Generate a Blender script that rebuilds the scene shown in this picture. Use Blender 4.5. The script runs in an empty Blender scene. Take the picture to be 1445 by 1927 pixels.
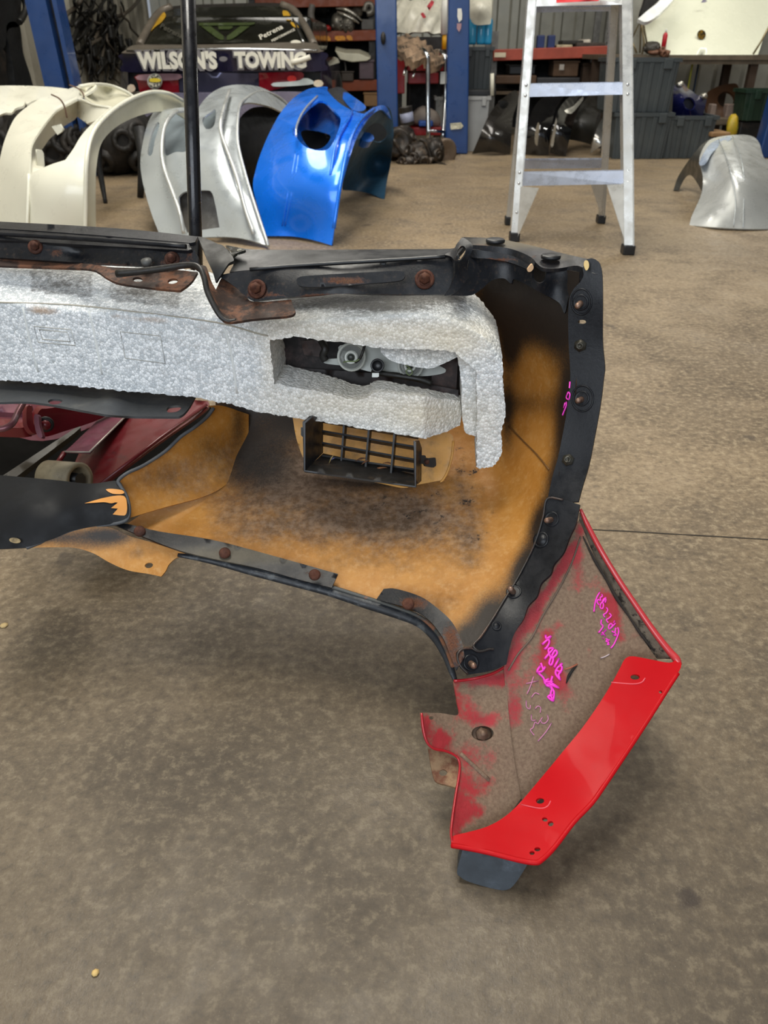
import bpy, math, random
import numpy as np
from mathutils import Vector, Matrix
from mathutils.geometry import delaunay_2d_cdt
R = math.radians
random.seed(7)
SC = bpy.context.scene
# ------------------------------------------------------------------ camera
S = 1.2                       # metres per unit of the depths used below
CAMZ = 0.7 * S
PITCH = R(31)
FPX = 1450.0
cam_d = bpy.data.cameras.new('camera'); cam = bpy.data.objects.new('camera', cam_d)
SC.collection.objects.link(cam); SC.camera = cam
cam.location = (0, 0, CAMZ); cam.rotation_euler = (R(90) - PITCH, 0, 0)
cam_d.sensor_fit = 'VERTICAL'; cam_d.sensor_height = 36; cam_d.sensor_width = 27
cam_d.lens = 36 * FPX / 1927
cam_d.clip_start = .02; cam_d.clip_end = 100
cam_d.dof.use_dof = True; cam_d.dof.focus_distance = 0.95 * S; cam_d.dof.aperture_fstop = 9
# ------------------------------------------------------------------ light
SC.view_settings.view_transform = 'Standard'; SC.view_settings.look = 'None'
SC.view_settings.gamma = 1; SC.view_settings.exposure = 0.0
W = bpy.data.worlds.new('world'); SC.world = W; W.use_nodes = True
bg = W.node_tree.nodes['Background']; bg.inputs[0].default_value = (.80, .88, 1, 1); bg.inputs[1].default_value = 0.36
def area(name, loc, rot, sx, sy, power, col):
    l = bpy.data.lights.new(name, 'AREA'); l.shape = 'RECTANGLE'; l.size = sx; l.size_y = sy
    l.energy = power; l.color = col
    o = bpy.data.objects.new(name, l); SC.collection.objects.link(o); o.location = loc; o.rotation_euler = rot
    return o
area('door_daylight', (-1.5, -4.5, 3.0), (R(62), 0, R(-8)), 6, 3.5, 285, (.86, .93, 1))
area('skylight_near', (-.5, 2.5, 4.3), (0, 0, 0), 1.2, 4.0, 235, (1, .96, .86))
area('skylight_mid', (-1.4, 6.2, 4.3), (0, 0, 0), 0.9, 4.0, 120, (1, .96, .88))
area('skylight_far', (1.8, 7.2, 4.3), (0, 0, 0), 1.0, 3.0, 75, (1, .96, .90))
area('bench_strip_lamp', (3.6, 7.6, 2.9), (R(-10), 0, 0), 1.4, .25, 34, (1, 1, .94))
# ------------------------------------------------------------------ projection helpers
FW = np.array([0, math.cos(PITCH), -math.sin(PITCH)]); UP = np.array([0, math.sin(PITCH), math.cos(PITCH)])
RT = np.array([1.0, 0, 0]); CAM = np.array([0, 0, CAMZ])
def ray(px, py):
    return FW + (px - 722.5) / FPX * RT + (963.5 - py) / FPX * UP
def P(px, py, Y):
    """point seen at (px,py) of the photograph at depth Y (units); 'f' = on the floor"""
    d = ray(px, py)
    t = CAMZ / -d[2] if Y == 'f' else Y * S / d[1]
    return Vector(CAM + d * t)
def PX(px, py, X):
    d = ray(px, py); return Vector(CAM + d * (X / d[0]))
def PZ(px, py, Z):
    d = ray(px, py); return Vector(CAM + d * ((Z - CAMZ) / d[2]))
def w_of(px, py, Y):
    p = np.array(P(px, py, Y)) - CAM
    return 1.0 / p.dot(FW)
# ------------------------------------------------------------------ materials
def lin(h):
    if isinstance(h, str):
        c = [int(h[i:i + 2], 16) / 255 for i in (0, 2, 4)]
        return tuple(x / 12.92 if x <= .04045 else ((x + .055) / 1.055) ** 2.4 for x in c) + (1,)
    return tuple(h) + (1,)
class NT:
    def __init__(s, name):
        s.m = bpy.data.materials.new(name); s.m.use_nodes = True; s.t = s.m.node_tree
        s.b = s.t.nodes['Principled BSDF']
        s.co = s.t.nodes.new('ShaderNodeTexCoord').outputs['Object']
    def n(s, kind, **kw):
        x = s.t.nodes.new('ShaderNode' + kind)
        for k, v in kw.items(): setattr(x, k, v)
        return x
    def l(s, a, b): s.t.links.new(a, b)
    def noise(s, scale, detail=4, rough=.6, off=0, stretch=None):
        x = s.n('TexNoise'); x.inputs['Scale'].default_value = scale; x.inputs['Detail'].default_value = detail
        x.inputs['Roughness'].default_value = rough
        mp = s.n('Mapping'); mp.inputs['Location'].default_value = (off, off * 1.7, off * .3)
        if stretch: mp.inputs['Scale'].default_value = stretch
        s.l(s.co, mp.inputs['Vector']); s.l(mp.outputs[0], x.inputs['Vector'])
        return x.outputs['Fac']
    def ramp(s, fac, a, b, lo=0., hi=1.):
        x = s.n('MapRange'); x.inputs['From Min'].default_value = a; x.inputs['From Max'].default_value = b
        x.inputs['To Min'].default_value = lo; x.inputs['To Max'].default_value = hi; x.interpolation_type = 'SMOOTHSTEP'
        s.l(fac, x.inputs['Value']); return x.outputs[0]
    def mix(s, fac, a, b):
        x = s.n('Mix'); x.data_type = 'RGBA'
        if isinstance(fac, (int, float)): x.inputs[0].default_value = fac
        else: s.l(fac, x.inputs[0])
        for i, v in ((6, a), (7, b)):
            if isinstance(v, tuple): x.inputs[i].default_value = v
            else: s.l(v, x.inputs[i])
        return x.outputs[2]
    def math(s, op, a, b=0.):
        x = s.n('Math', operation=op)
        for i, v in ((0, a), (1, b)):
            if isinstance(v, (int, float)): x.inputs[i].default_value = v
            else: s.l(v, x.inputs[i])
        return x.outputs[0]
    def attr(s):
        a = s.n('Attribute'); a.attribute_name = 'mask'
        q = s.n('SeparateColor'); s.l(a.outputs['Color'], q.inputs[0]); return q.outputs
    def bump(s, h, strength=.3, dist=.002):
        x = s.n('Bump'); x.inputs['Strength'].default_value = strength; x.inputs['Distance'].default_value = dist
        s.l(h, x.inputs['Height']); s.l(x.outputs[0], s.b.inputs['Normal'])
_mats = {}
def M(key, col, rough=.5, metal=0., var=.12, scale=6, bump=0., bscale=80, coat=0., dust=None, dsc=5, da=(.45, .75), rvar=.1, spec=.5):
    """dust = second colour laid over in patches"""
    if key in _mats: return _mats[key]
    k = NT(key); c = lin(col)
    f = k.noise(scale, 5)
    a = tuple(x * (1 - var) for x in c[:3]) + (1,); b = tuple(min(1, x * (1 + var)) for x in c[:3]) + (1,)
    out = k.mix(k.ramp(f, .3, .7), a, b)
    rr = k.ramp(k.noise(scale * 2.3, 4, off=3), .3, .7, max(.03, rough - rvar), min(1, rough + rvar))
    if dust:
        g = k.ramp(k.noise(dsc, 8, .7, off=9), *da)
        out = k.mix(g, out, lin(dust)); rr = k.math('MAXIMUM', rr, k.math('MULTIPLY', g, .85))
    k.l(out, k.b.inputs['Base Color']); k.l(rr, k.b.inputs['Roughness'])
    k.b.inputs['Metallic'].default_value = metal; k.b.inputs['Coat Weight'].default_value = coat
    k.b.inputs['Coat Roughness'].default_value = .06; k.b.inputs['Specular IOR Level'].default_value = spec
    if bump: k.bump(k.noise(bscale, 5, off=5), bump)
    _mats[key] = k.m; return k.m
def emis(key, col, st):
    if key in _mats: return _mats[key]
    k = NT(key); k.b.inputs['Base Color'].default_value = lin(col)
    k.b.inputs['Emission Color'].default_value = lin(col); k.b.inputs['Emission Strength'].default_value = st
    _mats[key] = k.m; return k.m
# ------------------------------------------------------------------ scene graph helpers
ORG = {}
def tag(o, label=None, cat=None, group=None, kind=None):
    if label: o['label'] = label
    if cat: o['category'] = cat
    if group: o['group'] = group
    if kind: o['kind'] = kind
    return o
def thing(name, loc, label, cat, group=None):
    o = bpy.data.objects.new(name, None); SC.collection.objects.link(o); o.location = loc
    o.empty_display_size = .05
    ORG[o.name] = Vector(loc); return tag(o, label, cat, group)
def link(name, verts, faces, mat, parent=None, smooth=False, mask=None, sharp=None, bevel=0, origin=None):
    org = ORG[parent.name] if parent is not None else (Vector(origin) if origin is not None else None)
    vs = [Vector(v) for v in verts]
    if org is None:
        lo = [min(v[i] for v in vs) for i in range(3)]; hi = [max(v[i] for v in vs) for i in range(3)]
        org = Vector(((lo[0] + hi[0]) / 2, (lo[1] + hi[1]) / 2, lo[2]))
    me = bpy.data.meshes.new(name)
    me.from_pydata([tuple(v - org) for v in vs], [], faces)
    if mask is not None:
        at = me.color_attributes.new('mask', 'FLOAT_COLOR', 'POINT')
        at.data.foreach_set('color', np.asarray(mask, dtype=np.float32).ravel())
    me.materials.append(mat)
    if smooth is True: me.polygons.foreach_set('use_smooth', [True] * len(me.polygons))
    elif smooth: me.polygons.foreach_set('use_smooth', list(smooth))
    me.update()
    o = bpy.data.objects.new(name, me); SC.collection.objects.link(o)
    if parent is not None: o.parent = parent
    else: o.location = org
    ORG[o.name] = org
    if bevel:
        b = o.modifiers.new('bevel', 'BEVEL'); b.width = bevel; b.segments = 2; b.limit_method = 'ANGLE'; b.angle_limit = R(35)
    return o
# ------------------------------------------------------------------ curves in the picture's frame
def cr(pts, n=6, closed=False):
    """Catmull-Rom through tuples of floats; a trailing 'c' marks a sharp corner"""
    cor = [len(p) and p[-1] == 'c' for p in pts]
    q = [np.array([float(x) for x in (p[:-1] if c else p)]) for p, c in zip(pts, cor)]
    out = []; N = len(q); m = N if closed else N - 1
    for i in range(m):
        p1, p2 = q[i], q[(i + 1) % N]
        p0 = q[i - 1] if (closed or i > 0) and not cor[i] else p1 * 2 - p2
        p3 = q[(i + 2) % N] if (closed or i + 2 < N) and not cor[(i + 1) % N] else p2 * 2 - p1
        if cor[i] or (not closed and i == 0): p0 = p1 - (p2 - p1)
        for j in range(n):
            t = j / n
            out.append(.5 * (2 * p1 + (p2 - p0) * t + (2 * p0 - 5 * p1 + 4 * p2 - p3) * t * t + (3 * p1 - p0 - 3 * p2 + p3) * t ** 3))
    if not closed: out.append(q[-1])
    return out
def resample(poly, step, closed=True):
    p = np.array(poly); 
    if closed: p = np.vstack([p, p[:1]])
    out = []
    for a, b in zip(p[:-1], p[1:]):
        L = np.hypot(*(b - a)[:2]); n = max(1, int(round(L / step)))
        if L < 1e-6: continue
        for j in range(n): out.append(a + (b - a) * j / n)
    return np.array(out)
def thin(poly, dmin):
    out = [poly[0]]
    for p in poly[1:]:
        if np.hypot(*(p - out[-1])) >= dmin: out.append(p)
    if np.hypot(*(out[-1] - out[0])) < dmin * .7: out.pop()
    return np.array(out)
def inside(x, y, poly):
    c = np.zeros(x.shape, bool); n = len(poly); j = n - 1
    for i in range(n):
        xi, yi = poly[i]; xj, yj = poly[j]
        if yi != yj:
            c ^= ((yi > y) != (yj > y)) & (x < (xj - xi) * (y - yi) / (yj - yi) + xi)
        j = i
    return c
class Surf:
    """smooth surface through control points (px,py,Y): thin-plate spline of inverse depth"""
    def __init__(s, ctrl, reg=0.0):
        c = np.array([(a, b, w_of(a, b, y)) for a, b, y in ctrl], float)
        s.c = c[:, :2] / 500; n = len(c)
        if n <= 3 or reg < 0:
            A = np.c_[np.ones(n), s.c]; s.w = None
            s.a = np.linalg.lstsq(A, c[:, 2], rcond=None)[0]
        else:
            d = np.hypot(*(s.c[:, None] - s.c[None]).transpose(2, 0, 1))
            K = np.where(d > 0, d * d * np.log(d + 1e-12), 0) + reg * np.eye(n)
            A = np.c_[np.ones(n), s.c]
            L = np.block([[K, A], [A.T, np.zeros((3, 3))]])
            sol = np.linalg.lstsq(L, np.r_[c[:, 2], 0, 0, 0], rcond=None)[0]; s.w = sol[:n]; s.a = sol[n:]
    def invz(s, x, y):
        p = np.c_[np.ravel(x), np.ravel(y)] / 500
        v = s.a[0] + p @ s.a[1:]
        if s.w is not None:
            d = np.hypot(p[:, None, 0] - s.c[None, :, 0], p[:, None, 1] - s.c[None, :, 1])
            v = v + np.where(d > 0, d * d * np.log(d + 1e-12), 0) @ s.w
        return v
    def pts(s, x, y):
        z = 1 / s.invz(x, y); x = np.ravel(x); y = np.ravel(y)
        d = FW[None] + (x[:, None] - 722.5) / FPX * RT + (963.5 - y[:, None]) / FPX * UP
        return CAM + d * z[:, None]
    def pt(s, px, py, off=0.):
        v = Vector(s.pts(np.array([px]), np.array([py]))[0])
        return v + s.nrm(px, py) * off if off else v
    def nrm(s, px, py):
        q = s.pts(np.array([px, px + 2, px]), np.array([py, py, py + 2]))
        n = Vector(np.cross(q[2] - q[0], q[1] - q[0])).normalized()
        if n.dot(Vector(CAM - q[0])) < 0: n = -n
        return n
def blobs(bl):
    """bl: three lists of (cx,cy,rx,ry,amount[,angle]) -> mask function for r,g,b"""
    def f(x, y):
        out = np.zeros((len(x), 4)); out[:, 3] = 1
        for ch, L in enumerate(bl):
            for b in L:
                cx, cy, rx, ry, am = b[:5]; an = R(b[5]) if len(b) > 5 else 0
                dx = x - cx; dy = y - cy
                u = (dx * math.cos(an) + dy * math.sin(an)) / rx; v = (-dx * math.sin(an) + dy * math.cos(an)) / ry
                g = am * np.exp(-(u * u + v * v))
                out[:, ch] = 1 - (1 - out[:, ch]) * (1 - np.clip(g, 0, 1)) if am > 0 else np.clip(out[:, ch] * (1 - np.clip(-g, 0, 1)), 0, 1)
        return out
    return f
def patch(name, outline, ctrl, mat, parent=None, holes=(), thick=.003, step=9, mask=None, ext=None, ns=5, origin=None, ripple=None, grid=True):
    """curved sheet whose rim follows `outline`; thickness goes away from the viewer side (or along ext)"""
    sf = ctrl if hasattr(ctrl, 'invz') else Surf(ctrl)
    ol = thin(resample(cr(outline, ns, True), step), step * .35)
    hs = [thin(resample(cr(h, ns, True), step * .7), step * .3) for h in holes]
    loops = [ol] + hs
    pts = []; edges = []
    for L in loops:
        b = len(pts); pts += [tuple(p) for p in L]; edges += [(b + i, b + (i + 1) % len(L)) for i in range(len(L))]
    nb = len(pts)
    if grid:
        x0, y0 = ol.min(0); x1, y1 = ol.max(0)
        gx, gy = np.meshgrid(np.arange(x0, x1, step), np.arange(y0, y1, step * .87)); gx[1::2] += step * .5
        gx = gx.ravel(); gy = gy.ravel(); k = inside(gx, gy, ol)
        for h in hs: k &= ~inside(gx, gy, h)
        gx = gx[k]; gy = gy[k]
        if len(gx):
            B = np.array(pts)
            d = np.sqrt(((gx[:, None] - B[None, :, 0]) ** 2 + (gy[:, None] - B[None, :, 1]) ** 2)).min(1)
            k = d > step * .55; pts += list(zip(gx[k], gy[k]))
    res = delaunay_2d_cdt([Vector((float(a), float(b))) for a, b in pts], edges, [], 0, 1e-4)
    V = np.array([tuple(v) for v in res[0]]); T = [f for f in res[2] if len(f) == 3]
    Tn = np.array(T); c = V[Tn].mean(1); k = inside(c[:, 0], c[:, 1], ol)
    for h in hs: k &= ~inside(c[:, 0], c[:, 1], h)
    Tn = Tn[k]
    P3 = sf.pts(V[:, 0], V[:, 1])
    # orient to camera
    fn = np.cross(P3[Tn[:, 1]] - P3[Tn[:, 0]], P3[Tn[:, 2]] - P3[Tn[:, 0]])
    fl = (fn * (CAM - P3[Tn[:, 0]])).sum(1) < 0
    Tn[fl] = Tn[fl][:, ::-1]; fn[fl] *= -1
    vn = np.zeros_like(P3)
    for i in range(3): np.add.at(vn, Tn[:, i], fn)
    vn /= np.linalg.norm(vn, axis=1)[:, None] + 1e-12
    if ripple is not None: P3 = P3 + vn * ripple(V[:, 0], V[:, 1])[:, None]
    D = ext(V[:, 0], V[:, 1]) * S if callable(ext) else np.array(ext, float)[None] * S if ext is not None else -vn * thick * S
    Bk = P3 + D
    n = len(P3)
    cnt = {}
    for t in Tn:
        for a, b in ((t[0], t[1]), (t[1], t[2]), (t[2], t[0])):
            cnt[(a, b)] = 1
    rim = [(a, b) for (a, b) in cnt if (b, a) not in cnt]
    verts = list(map(tuple, P3)) + list(map(tuple, Bk))
    faces = [tuple(int(i) for i in t) for t in Tn] + [tuple(int(i) + n for i in t[::-1]) for t in Tn]
    sm = [True] * len(faces)
    mc = mask(V[:, 0], V[:, 1]) if mask else None
    mm = np.vstack([mc, mc]) if mc is not None else None
    rv = {}; rm = []
    for a, b in rim:
        for i in (a, b):
            if i not in rv:
                rv[i] = len(verts); verts.append(tuple(P3[i])); verts.append(tuple(Bk[i]))
                if mc is not None: rm += [mc[i], mc[i]]
        faces.append((rv[b], rv[a], rv[a] + 1, rv[b] + 1)); sm.append(True)
    if mm is not None: mm = np.vstack([mm, np.array(rm)])
    return link(name, verts, faces, mat, parent, smooth=sm, mask=mm, origin=origin)
def tube(name, pts, r, mat, parent=None, res=8, sm=0, closed=False, cap=True, flat=1.0, origin=None):
    P_ = [tuple(p) for p in pts]
    if sm: P_ = [tuple(v) for v in cr(P_, sm, closed)]
    P_ = [Vector(p) for p in P_]; n = len(P_)
    rr = [r] * n if isinstance(r, (int, float)) else list(np.interp(np.linspace(0, 1, n), np.linspace(0, 1, len(r)), r))
    verts = []; faces = []; up = None
    for i, p in enumerate(P_):
        a = P_[(i - 1) % n] if closed or i > 0 else p; b = P_[(i + 1) % n] if closed or i < n - 1 else p
        t = (b - a).normalized()
        if up is None:
            up = Vector((0, 0, 1)) if abs(t.z) < .9 else Vector((1, 0, 0))
        u = (up - t * up.dot(t)).normalized(); v = t.cross(u); up = u
        for k in range(res):
            an = 2 * math.pi * k / res
            verts.append(p + u * math.cos(an) * rr[i] * flat + v * math.sin(an) * rr[i])
    m = n if closed else n - 1
    for i in range(m):
        for k in range(res):
            a = i * res + k; b = i * res + (k + 1) % res; c = ((i + 1) % n) * res
            faces.append((a, b, c + (k + 1) % res, c + k))
    sms = [True] * len(faces)
    if cap and not closed:
        faces.append(tuple(range(res - 1, -1, -1))); faces.append(tuple((n - 1) * res + k for k in range(res))); sms += [False, False]
    if name is None: return verts, faces
    return link(name, verts, faces, mat, parent, smooth=sms, origin=origin)
class MB:
    def __init__(s): s.v = []; s.f = []; s.s = []
    def add(s, v, f, sm=False):
        b = len(s.v); s.v += [Vector(x) for x in v]; s.f += [tuple(i + b for i in q) for q in f]; s.s += [sm] * len(f); return s
    def box(s, x0, x1, y0, y1, z0, z1):
        v = [(x, y, z) for z in (z0, z1) for y in (y0, y1) for x in (x0, x1)]
        return s.add(v, [(0, 2, 3, 1), (4, 5, 7, 6), (0, 1, 5, 4), (2, 6, 7, 3), (0, 4, 6, 2), (1, 3, 7, 5)])
    def bar(s, a, b, w, h, up=(0, 0, 1), taper=1):
        a = Vector(a); b = Vector(b); t = (b - a).normalized(); up = Vector(up)
        u = up - t * up.dot(t)
        if u.length < 1e-4: u = Vector((0, 1, 0)) - t * t.y
        u.normalize(); r = t.cross(u)
        v = []
        for p, k in ((a, 1), (b, taper)):
            for i, j in ((-1, -1), (1, -1), (1, 1), (-1, 1)): v.append(p + r * w / 2 * i * k + u * h / 2 * j * k)
        return s.add(v, [(3, 2, 1, 0), (4, 5, 6, 7), (0, 1, 5, 4), (1, 2, 6, 5), (2, 3, 7, 6), (3, 0, 4, 7)])
    def tube(s, pts, r, res=8, sm=0, closed=False):
        v, f = tube(None, pts, r, None, res=res, sm=sm, closed=closed); s.add(v, f, True)
        if not closed:
            n = len(v); s.f.append(tuple(len(s.v) - n + k for k in range(res - 1, -1, -1))); s.f.append(tuple(len(s.v) - res + k for k in range(res))); s.s += [False, False]
        return s
    def lathe(s, c, axis, prof, res=20):
        """prof: (radius, distance along axis)"""
        c = Vector(c); t = Vector(axis).normalized(); u = Vector((0, 0, 1)) if abs(t.z) < .9 else Vector((1, 0, 0))
        u = (u - t * u.dot(t)).normalized(); w = t.cross(u); v = []
        for r, d in prof:
            for k in range(res):
                a = 2 * math.pi * k / res; v.append(c + t * d + (u * math.cos(a) + w * math.sin(a)) * r)
        f = [(i * res + k, i * res + (k + 1) % res, (i + 1) * res + (k + 1) % res, (i + 1) * res + k) for i in range(len(prof) - 1) for k in range(res)]
        s.add(v, f, True)
        b = len(s.v) - len(v)
        if prof[0][0] > 1e-5: s.f.append(tuple(b + k for k in range(res - 1, -1, -1))); s.s.append(False)
        if prof[-1][0] > 1e-5: s.f.append(tuple(b + (len(prof) - 1) * res + k for k in range(res))); s.s.append(False)
        return s
    def prism(s, poly, d):
        """poly: 3D outline, extruded by vector d"""
        n = len(poly); a = [Vector(p) for p in poly]; d = Vector(d); v = a + [p + d for p in a]
        return s.add(v, [tuple(range(n)), tuple(range(2 * n - 1, n - 1, -1))] + [(i, i + n, (i + 1) % n + n, (i + 1) % n) for i in range(n)])
    def build(s, name, mat, parent=None, bevel=0, origin=None):
        o = link(name, s.v, s.f, mat, parent, smooth=s.s, bevel=bevel, origin=origin)
        import bmesh
        bm = bmesh.new(); bm.from_mesh(o.data); bmesh.ops.recalc_face_normals(bm, faces=bm.faces[:]); bm.to_mesh(o.data); bm.free()
        return o
class Convex:
    """front of a convex body: the farthest of several surfaces along each sight line"""
    def __init__(s, *a): s.a = a
    def invz(s, x, y): return np.min([q.invz(x, y) for q in s.a], axis=0)
    pts = Surf.pts; pt = Surf.pt; nrm = Surf.nrm
def surftext(name, txt, px, py, ang, h, sf, mat, parent, lift=.004, wide=1.0, bold=0.):
    c = bpy.data.curves.new(name, 'FONT'); c.body = txt; c.size = 1; c.resolution_u = 2; c.offset = bold
    o = bpy.data.objects.new(name, c); SC.collection.objects.link(o)
    me0 = bpy.data.meshes.new_from_object(o.evaluated_get(bpy.context.evaluated_depsgraph_get())); bpy.data.objects.remove(o)
    k = h / .7; ca, sa = math.cos(R(ang)), math.sin(R(ang)); vs = []
    for v in me0.vertices:
        a_, b_ = v.co.x * k * wide, v.co.y * k
        vs.append(sf.pt(px + a_ * ca - b_ * sa, py - a_ * sa - b_ * ca, lift))
    fs_ = [tuple(p.vertices) for p in me0.polygons]; bpy.data.meshes.remove(me0)
    return link(name, vs, fs_, mat, parent)
def ell(cx, cy, rx, ry, an=0, n=8):
    a = R(an)
    return [(cx + rx * math.cos(2 * math.pi * i / n) * math.cos(a) - ry * math.sin(2 * math.pi * i / n) * math.sin(a),
             cy + rx * math.cos(2 * math.pi * i / n) * math.sin(a) + ry * math.sin(2 * math.pi * i / n) * math.cos(a)) for i in range(n)]
def quad(*p): return [tuple(list(q) + ['c']) for q in p]
def textobj(name, s, loc, size, mat, parent, rot=(R(90), 0, 0), sx=1., off=.0, ext=.003, spacing=1.0, shear=0, align='LEFT'):
    c = bpy.data.curves.new(name, 'FONT'); c.body = s; c.size = size; c.offset = off; c.extrude = ext; c.space_character = spacing
    c.shear = shear; c.align_x = align; c.resolution_u = 3
    o = bpy.data.objects.new(name, c); SC.collection.objects.link(o)
    dg = bpy.context.evaluated_depsgraph_get(); me = bpy.data.meshes.new_from_object(o.evaluated_get(dg))
    bpy.data.objects.remove(o); me.name = name; me.materials.clear(); me.materials.append(mat)
    q = bpy.data.objects.new(name, me); SC.collection.objects.link(q); q.rotation_euler = rot; q.scale = (sx, 1, 1)
    q.parent = parent; q.location = Vector(loc) - (ORG[parent.name] if parent is not None else Vector())
    return q
# ================================================================== the room
def concrete():
    k = NT('concrete')
    big = k.noise(.9, 6, .65, stretch=(1, .8, 1)); mid = k.noise(4.5, 8, .72, off=2); fine = k.noise(60, 6, .75, off=4); speck = k.noise(330, 3, .8, off=6)
    c = k.mix(k.ramp(big, .35, .66), lin('6F5E47'), lin('917D61'))
    c = k.mix(k.ramp(mid, .42, .72, 0, .7), c, lin('51463A'))
    c = k.mix(k.ramp(fine, .48, .66, 0, .65), c, lin('AC9B7E'))
    c = k.mix(k.ramp(fine, .50, .32, 0, .6), c, lin('3A3126'))
    c = k.mix(k.ramp(speck, .64, .72, 0, .8), c, lin('D2C6AC'))
    # slab colour gets darker towards the front
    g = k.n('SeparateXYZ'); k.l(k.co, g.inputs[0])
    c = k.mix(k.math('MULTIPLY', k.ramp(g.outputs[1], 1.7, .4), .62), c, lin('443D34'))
    sp = P(1295, 1690, 'f'); vd = k.n('VectorMath', operation='DISTANCE'); k.l(k.co, vd.inputs[0]); vd.inputs[1].default_value = tuple(sp)
    c = k.mix(k.ramp(k.math('ADD', vd.outputs['Value'], k.math('MULTIPLY', fine, .012)), .024, .014, 0, .7), c, lin('2E241F'))
    st = k.n('TexNoise'); st.inputs['Scale'].default_value = 7; st.inputs['Detail'].default_value = 2
    k.l(k.co, st.inputs['Vector'])
    c = k.mix(k.ramp(st.outputs[0], .69, .73, 0, .5), c, lin('3C332C'))
    k.l(c, k.b.inputs['Base Color'])
    k.l(k.ramp(mid, .3, .7, .42, .68), k.b.inputs['Roughness'])
    k.bump(k.math('ADD', fine, k.math('MULTIPLY', speck, .4)), .32, .003)
    return k.m
FLOORM = concrete()
f = MB().box(-7, 8, -3, 12.7, -.1, 0).build('floor', FLOORM, origin=(0, 0, 0)); tag(f, kind='structure')
# saw-cut joint across the slab: a thin dark groove filler, just proud of the slab
j = [P(x, y, 'f') + Vector((0, 0, .0006)) for x, y in ((1040, 994), (1092, 997), (1180, 1001), (1260, 1006), (1350, 1011), (1470, 1018))]
e = [p + Vector((0, .004, 0)) for p in j]
o = link('trim_1', j + e, [(i, i + 1, i + 7, i + 6) for i in range(5)], M('joint', '2C261F', .9, var=.2, scale=40)); tag(o, kind='structure')
# corrugated cladding: trapezoid ribs
def clad(name, a, b, z1, pitch, depth, mat, into):
    a = Vector(a); b = Vector(b); L = (b - a).length; t = (b - a) / L; nr = Vector(into); v = []; n = 0; x = 0
    prof = []
    while x < L:
        for dx, d in ((0, 0), (.40, 0), (.50, 1), (.80, 1), (.90, 0)):
            if x + dx * pitch < L: prof.append((x + dx * pitch, d * depth))
        x += pitch
    for z in (0, z1):
        for x, d in prof: v.append(a + t * x + nr * d + Vector((0, 0, z)))
    m = len(prof)
    o = link(name, v, [(i, i + 1, m + i + 1, m + i) for i in range(m - 1)], mat); tag(o, kind='structure'); return o
CLAD = M('cladding', 'A9A79B', .42, .35, .08, 3, dust='7C786B', dsc=2, da=(.5, .9))
o = None
CLADL = M('cladding_left', 'A39E8F', .6, .1, .08, 3, dust='77715F', dsc=2, da=(.5, .9))
clad('wall_back', (-3.2, 12.6, 0), (8, 12.6, 0), 4.6, .30, .035, CLAD, (0, -1, 0))
clad('wall_left', (-3.2, -1, 0), (-3.2, 12.6, 0), 4.6, .42, .03, CLADL, (1, 0, 0))
clad('wall_rear_right', (2.6, 9.75, 0), (8, 9.75, 0), 4.6, .30, .035, CLAD, (0, -1, 0))  # nearer wall section, added to deepen the shade under the bench
MB().box(8, 8.1, -1, 12.7, 0, 4.6).build('wall_right', M('wallr', '8A877C', .7), None); tag(bpy.data.objects['wall_right'], kind='structure')
c = MB().box(-3.3, 8.1, .5, 12.7, 4.6, 4.65).build('ceiling', M('roofm', '8D8A82', .7)); tag(c, kind='structure')

BLUE = M('post_blue', '14396F', .35, 0, .10, 5, coat=.3, dust='3A4A66', dsc=7, da=(.62, .9))
BLACK = M('black_plastic', '17181A', .42, 0, .2, 12, bump=.1, dust='3A3630', dsc=9, da=(.55, .95))
DARK = M('dark_metal', '1B1A19', .5, .2, .2, 10, dust='3A3028', dsc=12)
CHROME = M('chrome', 'C8CACB', .18, 1, .05, 10)
WHITEP = M('white_plastic', 'DAD8CE', .4, 0, .05, 6)

def post(name, bl, br, tl, tr, label, depth=.16, holes=(), open_side=False):
    """steel box column from two base corners to two top corners"""
    t = thing(name, (bl + br) / 2, label, 'post', 'blue lift posts')
    m = MB(); d = Vector((0, depth, 0)); th = .012
    if open_side:
        w = (br - bl); k = .66
        a0, a1 = bl, bl + w * k; b0, b1 = tl, tl + (tr - tl) * k
        m.prism([a0, a1, b1, b0], d)
        m.build('face_plate', BLUE, t)
        n = MB(); n.prism([a1 + Vector((0, .09, 0)), bl + w * .86 + Vector((0, .09, 0)), tl + (tr - tl) * .86 + Vector((0, .09, 0)), b1 + Vector((0, .09, 0))], (0, .02, 0)); n.build('slide_channel', DARK, t)
        n = MB(); n.prism([bl + w * .86, br, tr, tl + (tr - tl) * .86], d); n.build('side_flange', BLUE, t)
    else:
        m.prism([bl, br, tr, tl], d); m.build('column', BLUE, t, bevel=.012)
    return t
# left post (leans out of the picture through perspective only)
yb = 5.6
bl = P(103, 260, 'f'); 
def vpost(x0, x1, yfoot, z1=4.4):
    a = P(x0, yfoot, 'f'); b = P(x1, yfoot, 'f'); b.y = a.y; return a, b, a + Vector((0, 0, z1)), b + Vector((0, 0, z1))
a = P(58, 0, 5.3); b = P(117, 0, 5.3)
tL = post('lift_post', Vector((a.x, a.y, 0)), Vector((b.x, a.y, 0)), Vector((a.x - .12, a.y, 3.2)), Vector((b.x - .12, a.y, 3.2)), 'dark blue steel lift post against the ribbed wall left of the car', open_side=True)
a = P(702, 10, 6.5); b = P(743, 10, 6.5)
base_l = P(712, 292, 6.5)
t2 = post('lift_post', Vector((a.x + .04, a.y, 0)), Vector((b.x + .04, a.y, 0)), Vector((a.x - .05, a.y, 4.4)), Vector((b.x - .05, a.y, 4.4)), 'blue lift post with an oval slot, behind the blue bumper')
c0 = P(721, 72, 6.47)
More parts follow.
